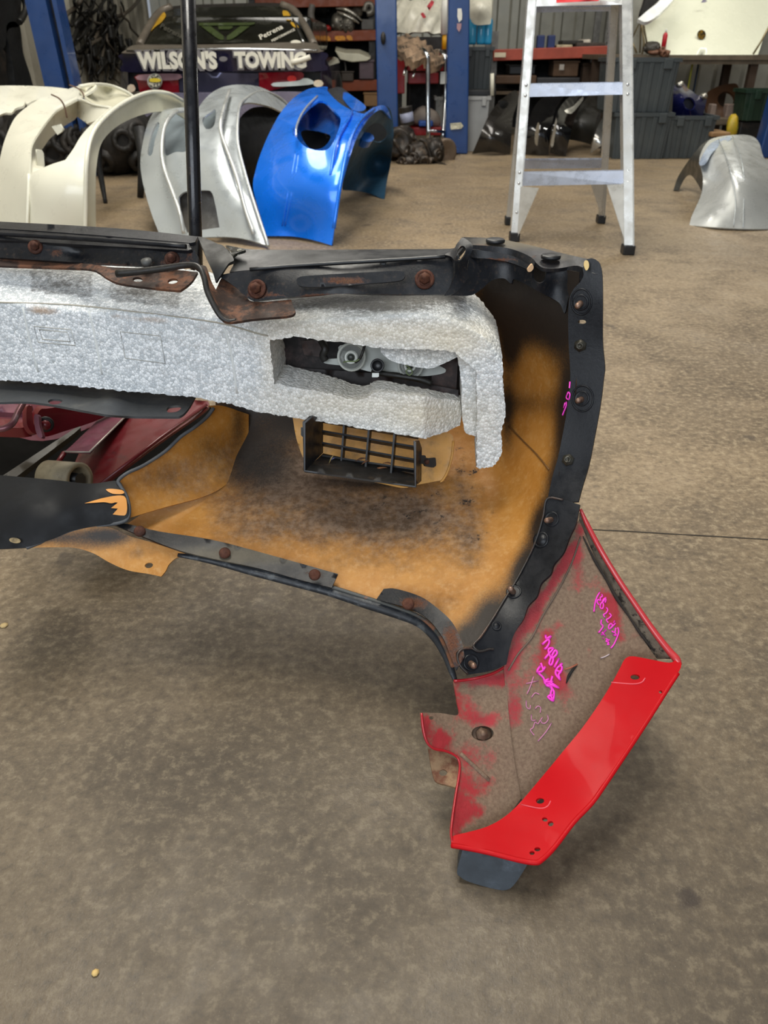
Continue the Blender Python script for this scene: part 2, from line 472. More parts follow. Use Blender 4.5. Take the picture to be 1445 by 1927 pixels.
m = MB(); m.lathe(c0, (0, -1, 0), [(.001, .0), (.022, .0), (.022, .012), (.001, .012)], 16); o = m.build('slot', DARK, t2); 
for v in o.data.vertices: v.co.z = c0.z + (v.co.z + ORG[t2.name].z - c0.z) * 2.2 - ORG[t2.name].z
t3 = post('lift_post', P(838, 290, 6.55), P(880, 290, 6.55), P(845, -60, 6.55), P(885, -60, 6.55), 'blue lift post with paper stickers, between the red cart and the grey tubs')
o = MB().bar(P(820, 283, 6.5), P(862, 283, 6.5), .10, .03, (0, 0, 1)).build('base_plate', BLUE, t3)
for nm, q, mt in (('sticker', ((861, 16), (870, 16), (869, 42), (860, 42)), WHITEP), ('sticker', ((860, 44), (868, 44), (867, 60), (859, 60)), M('stk2', 'A07C80', .5)), ('label_plate', ((847, 232), (872, 230), (872, 242), (848, 244)), M('stk3', 'B7B29B', .5, var=.4, scale=60))):
    patch(nm, quad(*q), [(a, b, 6.53) for a, b in q], mt, t3, thick=.001, step=20)
a = P(1431, 280, 6.3); b = P(1462, 280, 6.3)
t4 = post('lift_post', Vector((a.x, a.y, 0)), Vector((b.x + .05, a.y, 0)), Vector((a.x + .03, a.y, .62)), Vector((b.x + .05, a.y, .62)), 'short blue post at the right, behind the silver bumper')
# blue floor crossbar seen below the white bumper
o = MB().bar(P(110, 318, 'f') + Vector((0, 0, .012)), P(330, 312, 'f') + Vector((0, 0, .012)), .10, .02).build('floor_plate', BLUE)
tag(o, 'flat blue steel plate on the floor behind the white bumper', 'plate')

# ------------------------------------------------------------------ wiring looms on the left wall
WIRE = M('loom', '15130F', .55, 0, .3, 20)
WIRE2 = M('loom_grey', '4E463B', .55, 0, .3, 20)
rg = random.Random(3)
base = None
for i in range(34):
    px = rg.uniform(132, 268); py = rg.uniform(-40, 35) if i % 3 else rg.uniform(30, 90)
    if px < 165 and i % 2: px += 30
    pts = []; x, y = px, py; an = rg.uniform(-.6, .6)
    n = rg.randint(5, 9)
    for k in range(n):
        pts.append(PX(max(124, min(272, x)), y, -3.15 + rg.uniform(0, .10)))
        an += rg.uniform(-1.0, 1.0); an *= .75
        st = rg.uniform(11, 22); x += math.sin(an) * st + rg.uniform(-4, 4); y += math.cos(an) * st
        if y > 150: break
    if len(pts) < 4: continue
    t = thing('wire_harness', pts[0], 'black wiring loom hanging on the ribbed wall left of the car', 'wire harness', 'wiring looms on the wall')
    tube('cable', pts, rg.uniform(.009, .021), WIRE if i % 5 else WIRE2, t, res=6, sm=5)
    k = rg.randint(1, len(pts) - 2); q = pts[k]
    br = [q, q + Vector((.02, rg.uniform(-.25, .25), -.10)), q + Vector((.03, rg.uniform(-.35, .35), -.22)), q + Vector((.02, rg.uniform(-.3, .3), -.34))]
    tube('branch', br, rg.uniform(.005, .010), WIRE, t, res=5, sm=4)
    if i % 3 == 0: MB().box(q.x - .0, q.x + .05, q.y - .05, q.y + .05, q.z - .07, q.z + .07).build('connector', WIRE, t, bevel=.02)
# dark parts hanging at the far left
def hang(outl, Y, label, mat, nm='hanging_panel', cat='car part'):
    o = patch(nm, outl, [(a[0], a[1], PX(a[0], a[1], -3.06).y / S) for a in outl], mat, thick=.05, step=10); tag(o, label, cat)
hang([(-20, -30), (35, -30), (40, 20), (38, 48), (15, 56), (8, 90), (-20, 96)], 5.2, 'black moulded casing hanging at the far left above the white bumper', BLACK, 'plastic_casing', 'car part')
hang([(12, 50), (36, 46), (44, 100), (58, 145), (62, 175), (34, 175), (24, 120)], 5.25, 'long black strip leaning on the wall at the far left', BLACK, 'black_strip')
hang([(-20, 90), (8, 95), (12, 130), (14, 172), (-20, 175)], 5.15, 'dark panel standing at the left edge above the white bumper', DARK, 'dark_panel')
tube('hose', [PX(34, -30, -3.0), PX(48, 10, -3.0), PX(44, 30, -3.0), PX(36, 42, -3.0)], .025, WIRE, None, sm=5); tag(bpy.data.objects['hose'], 'black hose curling beside the black casing at far left', 'hose')
# ================================================================== race car
PURP = M('car_purple', '27243F', .22, .25, .10, 4, coat=.8, dust='4A4652', dsc=3, da=(.6, .95))
GLASS = M('car_glass', '14140F', .12, 0, .3, 3, spec=.7, dust='2B2B20', dsc=2)
PIL = M('car_pillar', '6A6257', .4, .2, .15, 6)
YC = 6.3
car = thing('race_car', P(420, 272, 'f') + Vector((0, 1.2, 0)), 'dark purple race car with white lettering across its tail, raised behind the bumpers', 'car')
def cpatch(nm, ol, ctrl, mt, **kw): return patch(nm, ol, ctrl, mt, car, step=kw.pop('step', 14), **kw)
# body volume
a = P(238, 130, YC); b = P(618, 130, YC)
MB().box(a.x + .06, b.x - .06, YC * S + .12, YC * S + 3.2, .22, P(420, 100, YC).z - .05).build('body', PURP, car, bevel=.06)
for x in (a.x + .12, b.x - .12):
    for y in (YC * S + .75, YC * S + 2.8):
        MB().lathe((x - .1, y, .3), (1, 0, 0), [(.02, 0), (.2, 0), (.3, .02), (.3, .18), (.2, .2), (.02, .2)], 24).build('wheel', BLACK, car)
cpatch('boot_lid', [(238, 93, 'c'), (262, 84), (420, 81), (580, 80), (602, 93, 'c'), (600, 98), (420, 97), (240, 100)], [(240, 98, 6.3), (600, 97, 6.3), (262, 84, 6.7), (580, 80, 6.7)], PIL)
cpatch('boot_panel', [(237, 98), (420, 95), (602, 97), (609, 118), (604, 134), (420, 134), (240, 136), (233, 118)], [(237, 98, 6.30), (602, 97, 6.30), (604, 134, 6.32), (240, 136, 6.32), (420, 95, 6.22), (420, 134, 6.25)], PURP)
cpatch('rear_quarter', [(600, 97, 'c'), (611, 108), (621, 130), (625, 160), (626, 205, 'c'), (606, 205, 'c'), (604, 134)], [(600, 97, 6.3), (611, 108, 6.5), (625, 160, 6.6), (626, 205, 6.55), (606, 205, 6.35), (604, 134, 6.33)], PURP)
cpatch('rear_quarter', [(240, 98, 'c'), (232, 112), (228, 135), (230, 205, 'c'), (244, 205, 'c'), (240, 134)], [(240, 98, 6.3), (232, 112, 6.42), (228, 135, 6.5), (230, 205, 6.5), (244, 205, 6.35), (240, 134, 6.33)], PURP)
cpatch('tail_panel', [(240, 136, 'c'), (420, 136), (606, 136, 'c'), (606, 172, 'c'), (420, 174), (242, 172, 'c')], [(240, 136, 6.36), (606, 136, 6.36), (606, 172, 6.38), (242, 172, 6.38), (420, 150, 6.32)], BLACK)
cpatch('reflective_strip', [(338, 139), (486, 138, 'c'), (488, 172, 'c'), (338, 172)], [(338, 139, 6.28), (486, 138, 6.28), (488, 172, 6.30), (410, 150, 6.26)], M('strip_grey', '5A5A72', .18, .6, .1, 3))
REDL = M('tail_red', '7E0F1E', .15, 0, .1, 8, coat=1)
lt = cpatch('tail_light', [(258, 141), (335, 139, 'c'), (337, 177, 'c'), (272, 180), (259, 155)], [(258, 141, 6.31), (335, 139, 6.26), (337, 177, 6.27), (265, 170, 6.31)], REDL)
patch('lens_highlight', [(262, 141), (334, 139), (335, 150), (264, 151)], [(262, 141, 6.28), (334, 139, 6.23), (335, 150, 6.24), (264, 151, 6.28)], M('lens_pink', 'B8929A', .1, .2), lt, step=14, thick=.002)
lt = cpatch('tail_light', [(487, 137, 'c'), (556, 135), (572, 137, 'c'), (570, 150), (566, 156), (512, 170), (488, 172, 'c')], [(487, 137, 6.26), (556, 135, 6.29), (488, 172, 6.27), (566, 156, 6.30)], REDL)
patch('reflector', ell(549, 148, 9, 6), [(540, 148, 6.25), (558, 148, 6.26), (549, 155, 6.26)], M('reflect_red', 'D01020', .2, coat=1), lt, step=8, thick=.002)
cpatch('reverse_lens', [(514, 156), (560, 152), (575, 146), (590, 158), (520, 163)], [(514, 156, 6.25), (560, 152, 6.26), (590, 158, 6.28), (520, 163, 6.25)], M('lens_white', 'C9D2D0', .2, coat=1))
cpatch('corner_lamp', ell(599, 157, 10, 7), [(590, 157, 6.30), (609, 157, 6.33), (599, 163, 6.31)], M('lens_cream', 'D8C9B0', .3, coat=1, dust='C0561C', dsc=14, da=(.5, .7)))
cpatch('corner_lamp', ell(247, 166, 8, 8), [(240, 166, 6.30), (254, 166, 6.33), (247, 173, 6.31)], M('lens_cream', 'D8C9B0'))
stk = cpatch('round_sticker', ell(291, 153, 14, 15), [(277, 153, 6.22), (305, 153, 6.22), (291, 168, 6.22)], M('stk_ring', 'B9B7A8', .4), step=9, thick=.002)
patch('sticker_face', ell(291, 153, 12, 13), [(277, 153, 6.205), (305, 153, 6.205), (291, 168, 6.205)], M('stk_face', '23221D', .4, var=.5, scale=60, dust='D8D3BF', dsc=40, da=(.5, .56)), stk, step=9, thick=.002)
patch('sticker_band', [(281, 149), (292, 147), (303, 150), (300, 154), (283, 154)], [(281, 149, 6.195), (303, 149, 6.195), (291, 155, 6.195)], M('stk_yel', 'D9C02A', .5), stk, step=9, thick=.002)
cpatch('rear_bumper', [(236, 182), (420, 174), (610, 176), (618, 205, 'c'), (600, 232, 'c'), (250, 232, 'c')], [(236, 182, 6.25), (610, 176, 6.25), (420, 174, 6.15), (600, 232, 6.3), (250, 232, 6.3), (420, 220, 6.2)], M('bumper_white', '8B88A0', .3, .2, .1))
# glasshouse
cpatch('rear_window', [(272, 84, 'c'), (285, 55), (303, 26), (322, 17), (420, 13), (525, 12), (545, 20), (562, 50), (578, 79, 'c'), (420, 80)], [(272, 84, 6.72), (578, 79, 6.72), (303, 26, 7.3), (545, 20, 7.3), (420, 13, 7.35), (420, 80, 6.68)], GLASS)
cpatch('roof', [(296, 26), (322, 12), (420, 7), (528, 6), (552, 18), (545, 20), (525, 12), (420, 13), (322, 17), (303, 27)], [(296, 26, 7.3), (552, 18, 7.3), (322, 14, 7.4), (528, 9, 7.4), (420, 7, 7.5)], M('car_roof', '35322F', .35, .3))
for pts in (((262, 86, 6.7), (280, 52, 7.0), (300, 24, 7.3), (322, 13, 7.38)), ((592, 86, 6.7), (575, 52, 7.0), (553, 20, 7.3), (530, 9, 7.38))):
    tube('pillar', [P(*q) for q in pts], .035, PIL, car, res=8, sm=4)
tube('window_trim', [P(571, 80, 6.66), (P(560, 55, 6.92)), P(546, 26, 7.22)], .010, CHROME, car, sm=3)
tube('window_trim', [P(238, 96, 6.26), P(420, 92, 6.2), P(598, 95, 6.26)], .008, CHROME, car, sm=4)
q0 = P(420, 60, 6.9); cb = MB().box(a.x + .2, b.x - .2, 7.1 * S, 9.0 * S, P(420, 97, 6.4).z, P(420, 24, 7.3).z - .03).build('cabin', GLASS, car, bevel=.05)
YEL = M('decal_yellow', 'B48B22', .5, var=.2); GRN = M('decal_green', '34401C', .5, var=.1); WHD = M('decal_white', 'C9C5B6', .5, var=.1)
def wdec(nm, ol, mt, off=.02, st=8):
    s = Surf([(272, 84, 6.72 - off), (578, 79, 6.72 - off), (303, 26, 7.3 - off), (545, 20, 7.3 - off), (420, 13, 7.35 - off), (420, 80, 6.68 - off)])
    return patch(nm, ol, s, mt, car, thick=.001, step=st)
wdec('decal', [(309, 23), (312, 30), (303, 42), (290, 52), (275, 68), (283, 52), (296, 36), (302, 26)], YEL)
wdec('decal', [(532, 20), (542, 22), (549, 36), (540, 38), (533, 30)], YEL); wdec('decal', [(546, 41), (556, 44), (562, 52), (552, 50)], YEL)
wdec('decal', quad((374, 43), (480, 42), (478, 47), (374, 48)), GRN)
wdec('decal', quad((378, 49), (396, 49), (421, 68), (421, 76), (410, 73)), GRN)
wdec('decal', quad((470, 49), (452, 49), (427, 68), (426, 76), (438, 73)), GRN)
wdec('decal', quad((410, 49), (438, 49), (436, 55), (412, 55)), GRN)
WS = Surf([(272, 84, 6.70), (578, 79, 6.70), (303, 26, 7.28), (545, 20, 7.28), (420, 13, 7.33), (420, 80, 6.66)])
surftext('lettering', 'Petrena', 490, 76, 27, 9.5, WS, WHD, car, wide=1.15, bold=.02)
surftext('lettering', 'PERFORMANCE', 512, 80, 27, 4.5, WS, WHD, car, wide=1.1, bold=.02)
surftext('lettering', 'Petrena', 300, 52, -27, 9.5, WS, M('decal_dim', '45433A', .5), car, wide=1.1, bold=.02)
wdec('decal', [(546, 79), (556, 75), (567, 79), (556, 83)], WHD)
# lettering on the tail
LET = M('lettering', 'D9D5C6', .5, var=.06, scale=20); LETG = M('letter_edge', '6E6A6C', .5)
def word(s, x0, x1, ytop, ybot, Yv=6.19):
    p0 = P(x0, ybot, Yv); p1 = P(x1, ytop, Yv); h = (p1.z - p0.z)
    for mt, of, dy in ((LETG, .022, .008), (LET, .008, 0)):
        o = textobj('lettering', s, (p0.x, p0.y + dy - .012, p0.z), h / .72, mt, car, off=of, ext=.004)
        xs = [v.co.x for v in o.data.vertices]; wd = max(xs) - min(xs)
        o.scale = ((p1.x - p0.x) / wd, 1, 1)
word("WILSON'S", 264, 410, 98, 128); word('TOWING', 444, 577, 98, 126)
cpatch('round_sticker', ell(420, 111, 8, 5), [(412, 111, 6.18), (428, 111, 6.18), (420, 117, 6.18)], M('letter_edge', '6E6A6C'), step=9, thick=.002)
tube('marker_strip', [P(548, 118, 6.17), P(570, 112, 6.17), P(584, 107, 6.17)], .02, LET, car, sm=3)

# ================================================================== racking behind the car
ORA = M('rack_orange', '78340F', .5, .1, .15, 6, dust='5A2A14', dsc=5, da=(.55, .9))
def beam(p0, p1, h, mat, par, nm='beam'):
    return MB().bar(p0, p1, .05, h).build(nm, mat, par, bevel=.006)
YR = 9.9
rk = thing('pallet_rack', (P(640, 200, YR).x, YR * S, 0), 'tall orange beamed rack full of car parts behind the purple car', 'rack')
m_per = lambda Y, py: 1 / (FPX * w_of(640, py, Y))
for (x0, y0, x1, y1, h) in ((480, 3, 712, -2, 22), (560, 70, 712, 66, 17), (560, 163, 712, 160, 18)):
    beam(P(x0, y0, YR), P(x1, y1, YR), h * m_per(YR, y0), ORA, rk)
    pz = P(x0, y0, YR).z; a = P(470, y0, YR); b = P(712, y0, YR)
    MB().box(a.x, b.x, YR * S, YR * S + .5, pz + .03, pz + .06).build('shelf_board', M('shelf_wood', '2A1F16', .8, var=.3), rk)
for px in (480, 700):
    a = P(px, 100, YR); MB().box(a.x - .04, a.x + .04, YR * S + .03, YR * S + .11, 0, 3.4).build('upright', DARK, rk)
    MB().box(a.x - .04, a.x + .04, YR * S + .43, YR * S + .51, 0, 3.4).build('upright', DARK, rk)
MB().box(P(470, 0, YR).x, P(712, 0, YR).x, YR * S + .52, YR * S + .55, .1, 3.0).build('back_panel', M('rack_back', '0E0C0B', .8, var=.3), rk)
YELT = M('rack_yellow', 'D0880E', .5, var=.25, scale=40)
for q in (((585, 69), (606, 68), (606, 77), (585, 78)), ((613, 68), (622, 68), (622, 77), (613, 77)), ((630, 68), (650, 67), (650, 76), (630, 77)), ((652, 67), (663, 66), (663, 76), (652, 76))):
    patch('label_tag', quad(*q), [(x, y, YR - .03) for x, y in q[:3]], YELT, rk, thick=.002, step=14)
YI = YR - .0
SIL = M('part_silver', 'B9B4A8', .25, .8, .1, 10); ALU = M('part_alloy', '7D786E', .45, .5, .35, 14, dust='2B2722', dsc=16)
def shelfpart(nm, cat, label, pts, r, mat, flat=1.0, group=None):
    o = tube(nm, [P(x, y, Y) for x, y, Y in pts], r, mat, None, res=10, sm=5, flat=flat); tag(o, label, cat, group)
shelfpart('bent_hose', 'hose', 'pale bent intake hose standing on the upper orange shelf', [(588, 8, YI), (585, 28, YI), (590, 46, YI), (600, 52, YI), (606, 44, YI)], .045, M('pale_rubber', '6E6861', .5))
shelfpart('chrome_trim', 'trim piece', 'upper of two curved silver strips on the top shelf', [(632, 16, YI), (650, 18, YI), (668, 28, YI), (682, 40, YI)], [.02, .06, .05, .02], SIL, .5)
shelfpart('chrome_trim', 'trim piece', 'lower of two curved silver strips on the top shelf', [(634, 22, YI - .05), (648, 28, YI - .05), (664, 36, YI - .05), (676, 44, YI - .05)], [.02, .05, .05, .02], SIL, .5)
shelfpart('alloy_housing', 'car part', 'ring shaped alloy housing beside the post on the top shelf', [(686, 22, YI), (690, 8, YI), (700, 10, YI), (700, 22, YI), (690, 26, YI)], .04, ALU)
def lump(nm, px, py, Y, rx, ry, rz, mat, label, cat, seed=1, group=None, knobs=4, parent=None):
    """irregular cast part: a noise-deformed body with bosses"""
    r2 = random.Random(seed); c = P(px, py, Y); m = MB(); n1, n2 = 12, 8; v = []
    ph = [r2.uniform(0, 6) for _ in range(6)]
    for i in range(n2 + 1):
        t = math.pi * i / n2
        for k in range(n1):
            a = 2 * math.pi * k / n1
            q = 1 + .16 * math.sin(3 * a + ph[0]) * math.sin(2 * t + ph[1]) + .12 * math.sin(5 * a + ph[2])
            v.append(c + Vector((math.copysign(abs(math.sin(t) * math.cos(a)) ** .8, math.cos(a)) * rx * q, math.copysign(abs(math.sin(t) * math.sin(a)) ** .8, math.sin(a)) * ry * q, math.cos(t) * rz * q)))
    m.add(v, [(i * n1 + k, i * n1 + (k + 1) % n1, (i + 1) * n1 + (k + 1) % n1, (i + 1) * n1 + k) for i in range(n2) for k in range(n1)], True)
    for k in range(knobs):
        a = r2.uniform(3.4, 6.0); z = r2.uniform(-.6, .6); d = Vector((math.cos(a), math.sin(a), z)).normalized()
        m.lathe(c + Vector((d.x * rx * .7, d.y * ry * .7, d.z * rz * .7)), d, [(.28 * rx, 0), (.28 * rx, .4 * rx), (.16 * rx, .42 * rx), (.14 * rx, .3 * rx)], 10)
    o = m.build(nm, mat, parent)
    if parent is None: tag(o, label, cat, group)
    return o
lump('alloy_bracket', 636, 42, YI, .09, .08, .09, ALU, 'small alloy bracket left of centre on the top shelf', 'car part', 1)
lump('alloy_pump', 655, 44, YI, .09, .08, .10, ALU, 'alloy pump body under the silver strips on the top shelf', 'car part', 2)
lump('red_cap', 617, 53, YI - .05, .04, .04, .03, M('cap_red', '9A1C18', .5), 'small red cap at the front edge of the top shelf', 'canister', 3, knobs=1)  # a red cap, shaped as a plain lump
lump('plastic_elbow', 672, 20, YI + .2, .07, .07, .08, M('tan_part', '8D7F6B', .5), 'tan elbow fitting beside the silver strips on the top shelf', 'car part', 5)
lump('grey_motor', 606, 15, YI + .2, .10, .1, .08, DARK, 'dark motor at the back of the top shelf left of the silver strips', 'motor', 8)
def pbox(nm, x0, x1, y0, y1, Y, dep, mat, label, cat, group=None, lid=False, bevel=.01, parent=None):
    a = P(x0, y1, Y); b = P(x1, y0, Y)
    if lid:
        t = thing(nm, ((a.x + b.x) / 2, a.y, a.z), label, cat, group)
        h = b.z - a.z
        MB().box(a.x, b.x, a.y, a.y + dep, a.z, a.z + h * .88).build('body', mat, t, bevel=bevel)
        MB().box(a.x - .01, b.x + .01, a.y - .012, a.y + dep + .01, a.z + h * .86, b.z).build('lid', mat, t, bevel=bevel * .6)
        return t
    o = MB().box(a.x, b.x, a.y, a.y + dep, a.z, b.z).build(nm, mat, parent, bevel=bevel)
    if parent is None: tag(o, label, cat, group)
    return o
pbox('parts_tray', 680, 703, 36, 56, YI, .2, M('tray_grey', '55524E', .6), 'grey parts tray at the right end of the top shelf', 'tray')
MB().prism([P(*q) for q in ((630, 95, YI - .1), (650, 100, YI - .1), (676, 101, YI - .1), (698, 110, YI - .1), (690, 115, YI - .1), (662, 117, YI - .1), (640, 112, YI - .1))], (0, .25, .05)).build('curved_fender', M('panel_cream', 'D5D0B8', .4), None, bevel=.01)
tag(bpy.data.objects['curved_fender'], 'cream curved panel lying on the middle shelf of the orange rack', 'panel')
pbox('storage_box', 676, 703, 112, 149, YI - .05, .3, M('box_mauve', '5B4A52', .6, dust='3B5545', dsc=8), 'dull mauve box on the lower orange shelf next to the post', 'box', lid=True)
pbox('storage_box', 643, 665, 134, 153, YI - .05, .25, M('box_brown', '3E352D', .6), 'small brown box on the lower orange shelf', 'box', lid=True)
pbox('cardboard_box', 685, 712, 174, 200, YI, .3, M('cardboard', '8C6C48', .8, var=.1), 'cardboard box under the lower orange shelf, above the blue bumper', 'box', lid=True)
shelfpart('wire_stand', 'stand', 'dark wire stand on the lower orange shelf', [(632, 150, YI), (636, 118, YI), (648, 116, YI), (652, 150, YI)], .012, M('grey_wire', '4B4845', .5))

# ================================================================== red cart group
REDC = M('cart_red', '8E0E12', .35, 0, .12, 5, coat=.2)
cart = thing('tool_cart', P(790, 262, 'f') + Vector((0, .9, 0)), 'red tool cart with a lower shelf between the two blue posts', 'tool cart')
YK = 7.0
def kbox(nm, x0, x1, y0, y1, mt, dep=.45, dy=0):
    a = P(x0, y1, YK); b = P(x1, y0, YK); return MB().box(a.x, b.x, YK * S + dy, YK * S + dy + dep, a.z, b.z).build(nm, mt, cart, bevel=.008)
kbox('top_tray', 766, 838, 115, 134, REDC); kbox('drawer', 768, 826, 136, 158, REDC, dy=.02)
kbox('side_panel', 745, 762, 92, 176, REDC, .5, dy=-.05)
kbox('lower_shelf', 762, 838, 240, 255, REDC)
for x in (768, 834): kbox('leg', x, x + 3, 158, 262, DARK, .03)
for x in (768, 834): kbox('leg', x, x + 3, 158, 262, DARK, .03, dy=.42)
kbox('back_panel', 766, 838, 158, 240, M('cart_back', '0D0B0B', .7), .01, dy=.43)
# sack truck handles (chrome tube frame) in front
st = thing('sack_truck', P(800, 285, 'f') + Vector((0, .1, 0)), 'chrome tube sack truck standing in front of the red cart', 'sack truck')
tube('frame_rail', [P(*q) for q in ((790, 93, 6.7), (797, 95, 6.6), (803, 104, 6.55), (805, 122, 6.55), (805, 190, 6.55), (806, 262, 6.5))], .021, CHROME, st, sm=4)
tube('frame_rail', [P(*q) for q in ((821, 97, 6.9), (830, 99, 6.8), (837, 108, 6.75), (838, 122, 6.75), (838, 190, 6.75), (833, 262, 6.6))], .021, CHROME, st, sm=4)
tube('handle', [P(772, 112, 6.65), P(766, 120, 6.6), P(760, 140, 6.5)], .012, CHROME, st, sm=3)
tube('handle', [P(788, 112, 6.65), P(783, 125, 6.6), P(777, 145, 6.5)], .010, CHROME, st, sm=3)
tube('cross_bar', [P(806, 246, 6.5), P(835, 248, 6.6)], .012, CHROME, st)
pbox('tag', 828, 838, 135, 158, 6.72, .004, WHITEP, '', '', parent=st)
# heap of rags on the cart
RAG = M('rag', '8C745C', .9, 0, .35, 16, bump=.5, bscale=30, dust='3C342A', dsc=10, da=(.48, .6))
sh = Surf([(742, 72, 6.75), (790, 74, 6.75), (830, 98, 6.8), (742, 90, 6.6), (780, 100, 6.55), (812, 108, 6.6)])
patch('rag_heap', [(743, 70), (752, 66), (768, 66), (785, 70), (799, 78), (810, 88), (822, 94), (830, 104), (838, 116), (828, 124), (815, 118), (800, 110), (785, 116), (768, 108), (756, 96), (743, 92)], sh, RAG, None, thick=.06, step=6,
      ripple=lambda x, y: .006 * np.sin(x * .5) * np.cos(y * .6) + .015 * np.sin(x * .23 + y * .4)); tag(bpy.data.objects['rag_heap'], 'heap of dirty tan rags on top of the red cart', 'rags')
can = thing('paint_can', P(766, 240, 6.9), 'metal paint can with a pale label, tilted on the low shelf of the red cart', 'can')
c = P(768, 236, 6.85); ax = Vector((-.2, 0, 1))
MB().lathe(c, ax, [(.001, 0), (.062, 0), (.062, .15), (.066, .152), (.066, .16), (.055, .162), (.054, .15), (.001, .15)], 20).build('body', M('can_metal', '6B6862', .4, .6), can)
MB().lathe(c + ax.normalized() * .03, ax, [(.0635, 0), (.0635, .08)], 20).build('label_band', M('can_label', 'BCC0D8', .5, var=.1, scale=30), can)
pbox('blue_tray', 788, 815, 228, 238, 6.95, .2, M('tray_blue', '1E4B96', .5), 'blue tray on the low shelf of the red cart', 'tray')
o = tube('white_bundle', [P(778, 226, 7.1), P(795, 218, 7.1), P(815, 226, 7.1), P(826, 234, 7.1)], [.05, .09, .08, .03], M('bundle', '9B8E82', .8), None, sm=4); tag(o, 'pale cloth bundle behind the blue tray on the cart shelf', 'cloth')
# wheeled gearbox heap on the floor
GR = M('greasy', '2A241E', .45, .35, .4, 14, bump=.4, bscale=30, dust='5A4B3C', dsc=14, da=(.48, .7))
gb = thing('gearbox', P(790, 312, 'f'), 'greasy dismantled gearbox and hub on the floor beside the blue bumper', 'gearbox')
lump('housing', 752, 272, 6.2, .14, .12, .13, GR, '', '', 11, parent=gb, knobs=6)
lump('casting', 795, 292, 6.05, .16, .10, .09, GR, '', '', 13, parent=gb, knobs=7)
lump('flange', 815, 283, 6.05, .09, .09, .09, GR, '', '', 15, parent=gb, knobs=6)
lump('bracket', 770, 303, 6.0, .10, .08, .05, GR, '', '', 16, parent=gb, knobs=5)
c = P(833, 286, 6.2); MB().lathe(c, (.5, -.8, 0), [(.03, 0), (.10, 0), (.115, .02), (.115, .05), (.09, .06), (.03, .03)], 22).build('hub_disc', M('disc', '6B5B4C', .5, .4, .2), gb)
MB().lathe(P(748, 268, 6.05), (.2, -1, .2), [(.02, 0), (.11, 0), (.12, .03), (.08, .05), (.05, .02), (.02, .02)], 22).build('drum', GR, gb)
for q in (((740, 262), (755, 285), (778, 305)), ((790, 262), (802, 270), (812, 300)), ((756, 300), (775, 296), (800, 308))):
    tube('link_arm', [P(x, y, 5.98) for x, y in q], .016, GR, gb, sm=4)
tube('link_arm', [P(815, 305, 6.0), P(832, 308, 5.95), P(842, 313, 5.9)], .01, GR, gb, sm=3)

# ------------------------------------------------------------------ bags and tubs beyond the posts
BAG = M('bag', 'C9C5B4', .35, 0, .12, 14, bump=.4, bscale=25)
o = patch('plastic_bag', [(745, 0, 'c'), (835, -5, 'c'), (840, 60), (828, 64), (800, 60), (770, 62), (744, 62, 'c')], [(745, 0, 7.7), (835, 0, 7.7), (790, 60, 7.4), (745, 62, 7.5), (838, 60, 7.5), (790, 25, 7.45)], BAG, None, thick=.03, step=8, ripple=lambda x, y: .02 * np.sin(x * .25 + y * .13)); tag(o, 'crumpled clear and white plastic bags heaped above the red cart', 'plastic bag')
for i, (q, s) in enumerate(((((803, 12), (812, 0), (818, 4), (808, 20)), 'upper'), (((791, 26), (796, 22), (802, 32), (797, 36)), 'lower'))):
    patch('printed_label', quad(*q), [(x, y, 7.38) for x, y in q[:3]], M('lab_red', 'B02832', .5, var=.2, scale=40), o, thick=.006, step=8)
bt = thing('spray_bottle', P(837, 108, 7.2), 'white and yellow bottle left of the stickered blue post', 'bottle')
MB().lathe(P(837, 93, 7.2), (0, 0, 1), [(.001, 0), (.03, 0), (.03, .135), (.001, .135)], 14).build('base', M('bot_yel', 'D39A12', .5), bt)
MB().lathe(P(837, 65, 7.2), (0, 0, 1), [(.001, 0), (.04, 0), (.045, .2), (.04, .27), (.02, .28), (.001, .3)], 14).build('body', WHITEP, bt)
bw = thing('workbench', (P(790, 150, 7.6).x, 7.6 * S, 0), 'dark bench behind the red cart carrying the plastic bags', 'bench')
a = P(742, 70, 7.6); b = P(842, 70, 7.6); MB().box(a.x, b.x, 7.4 * S, 8.2 * S, a.z - .28, a.z - .0).build('top', M('bench_dark', '14110F', .7), bw)
for x in (a.x + .03, b.x - .06):
    for y in (7.45 * S, 8.1 * S): MB().box(x, x + .05, y, y + .05, 0, a.z - .28).build('leg', DARK, bw)
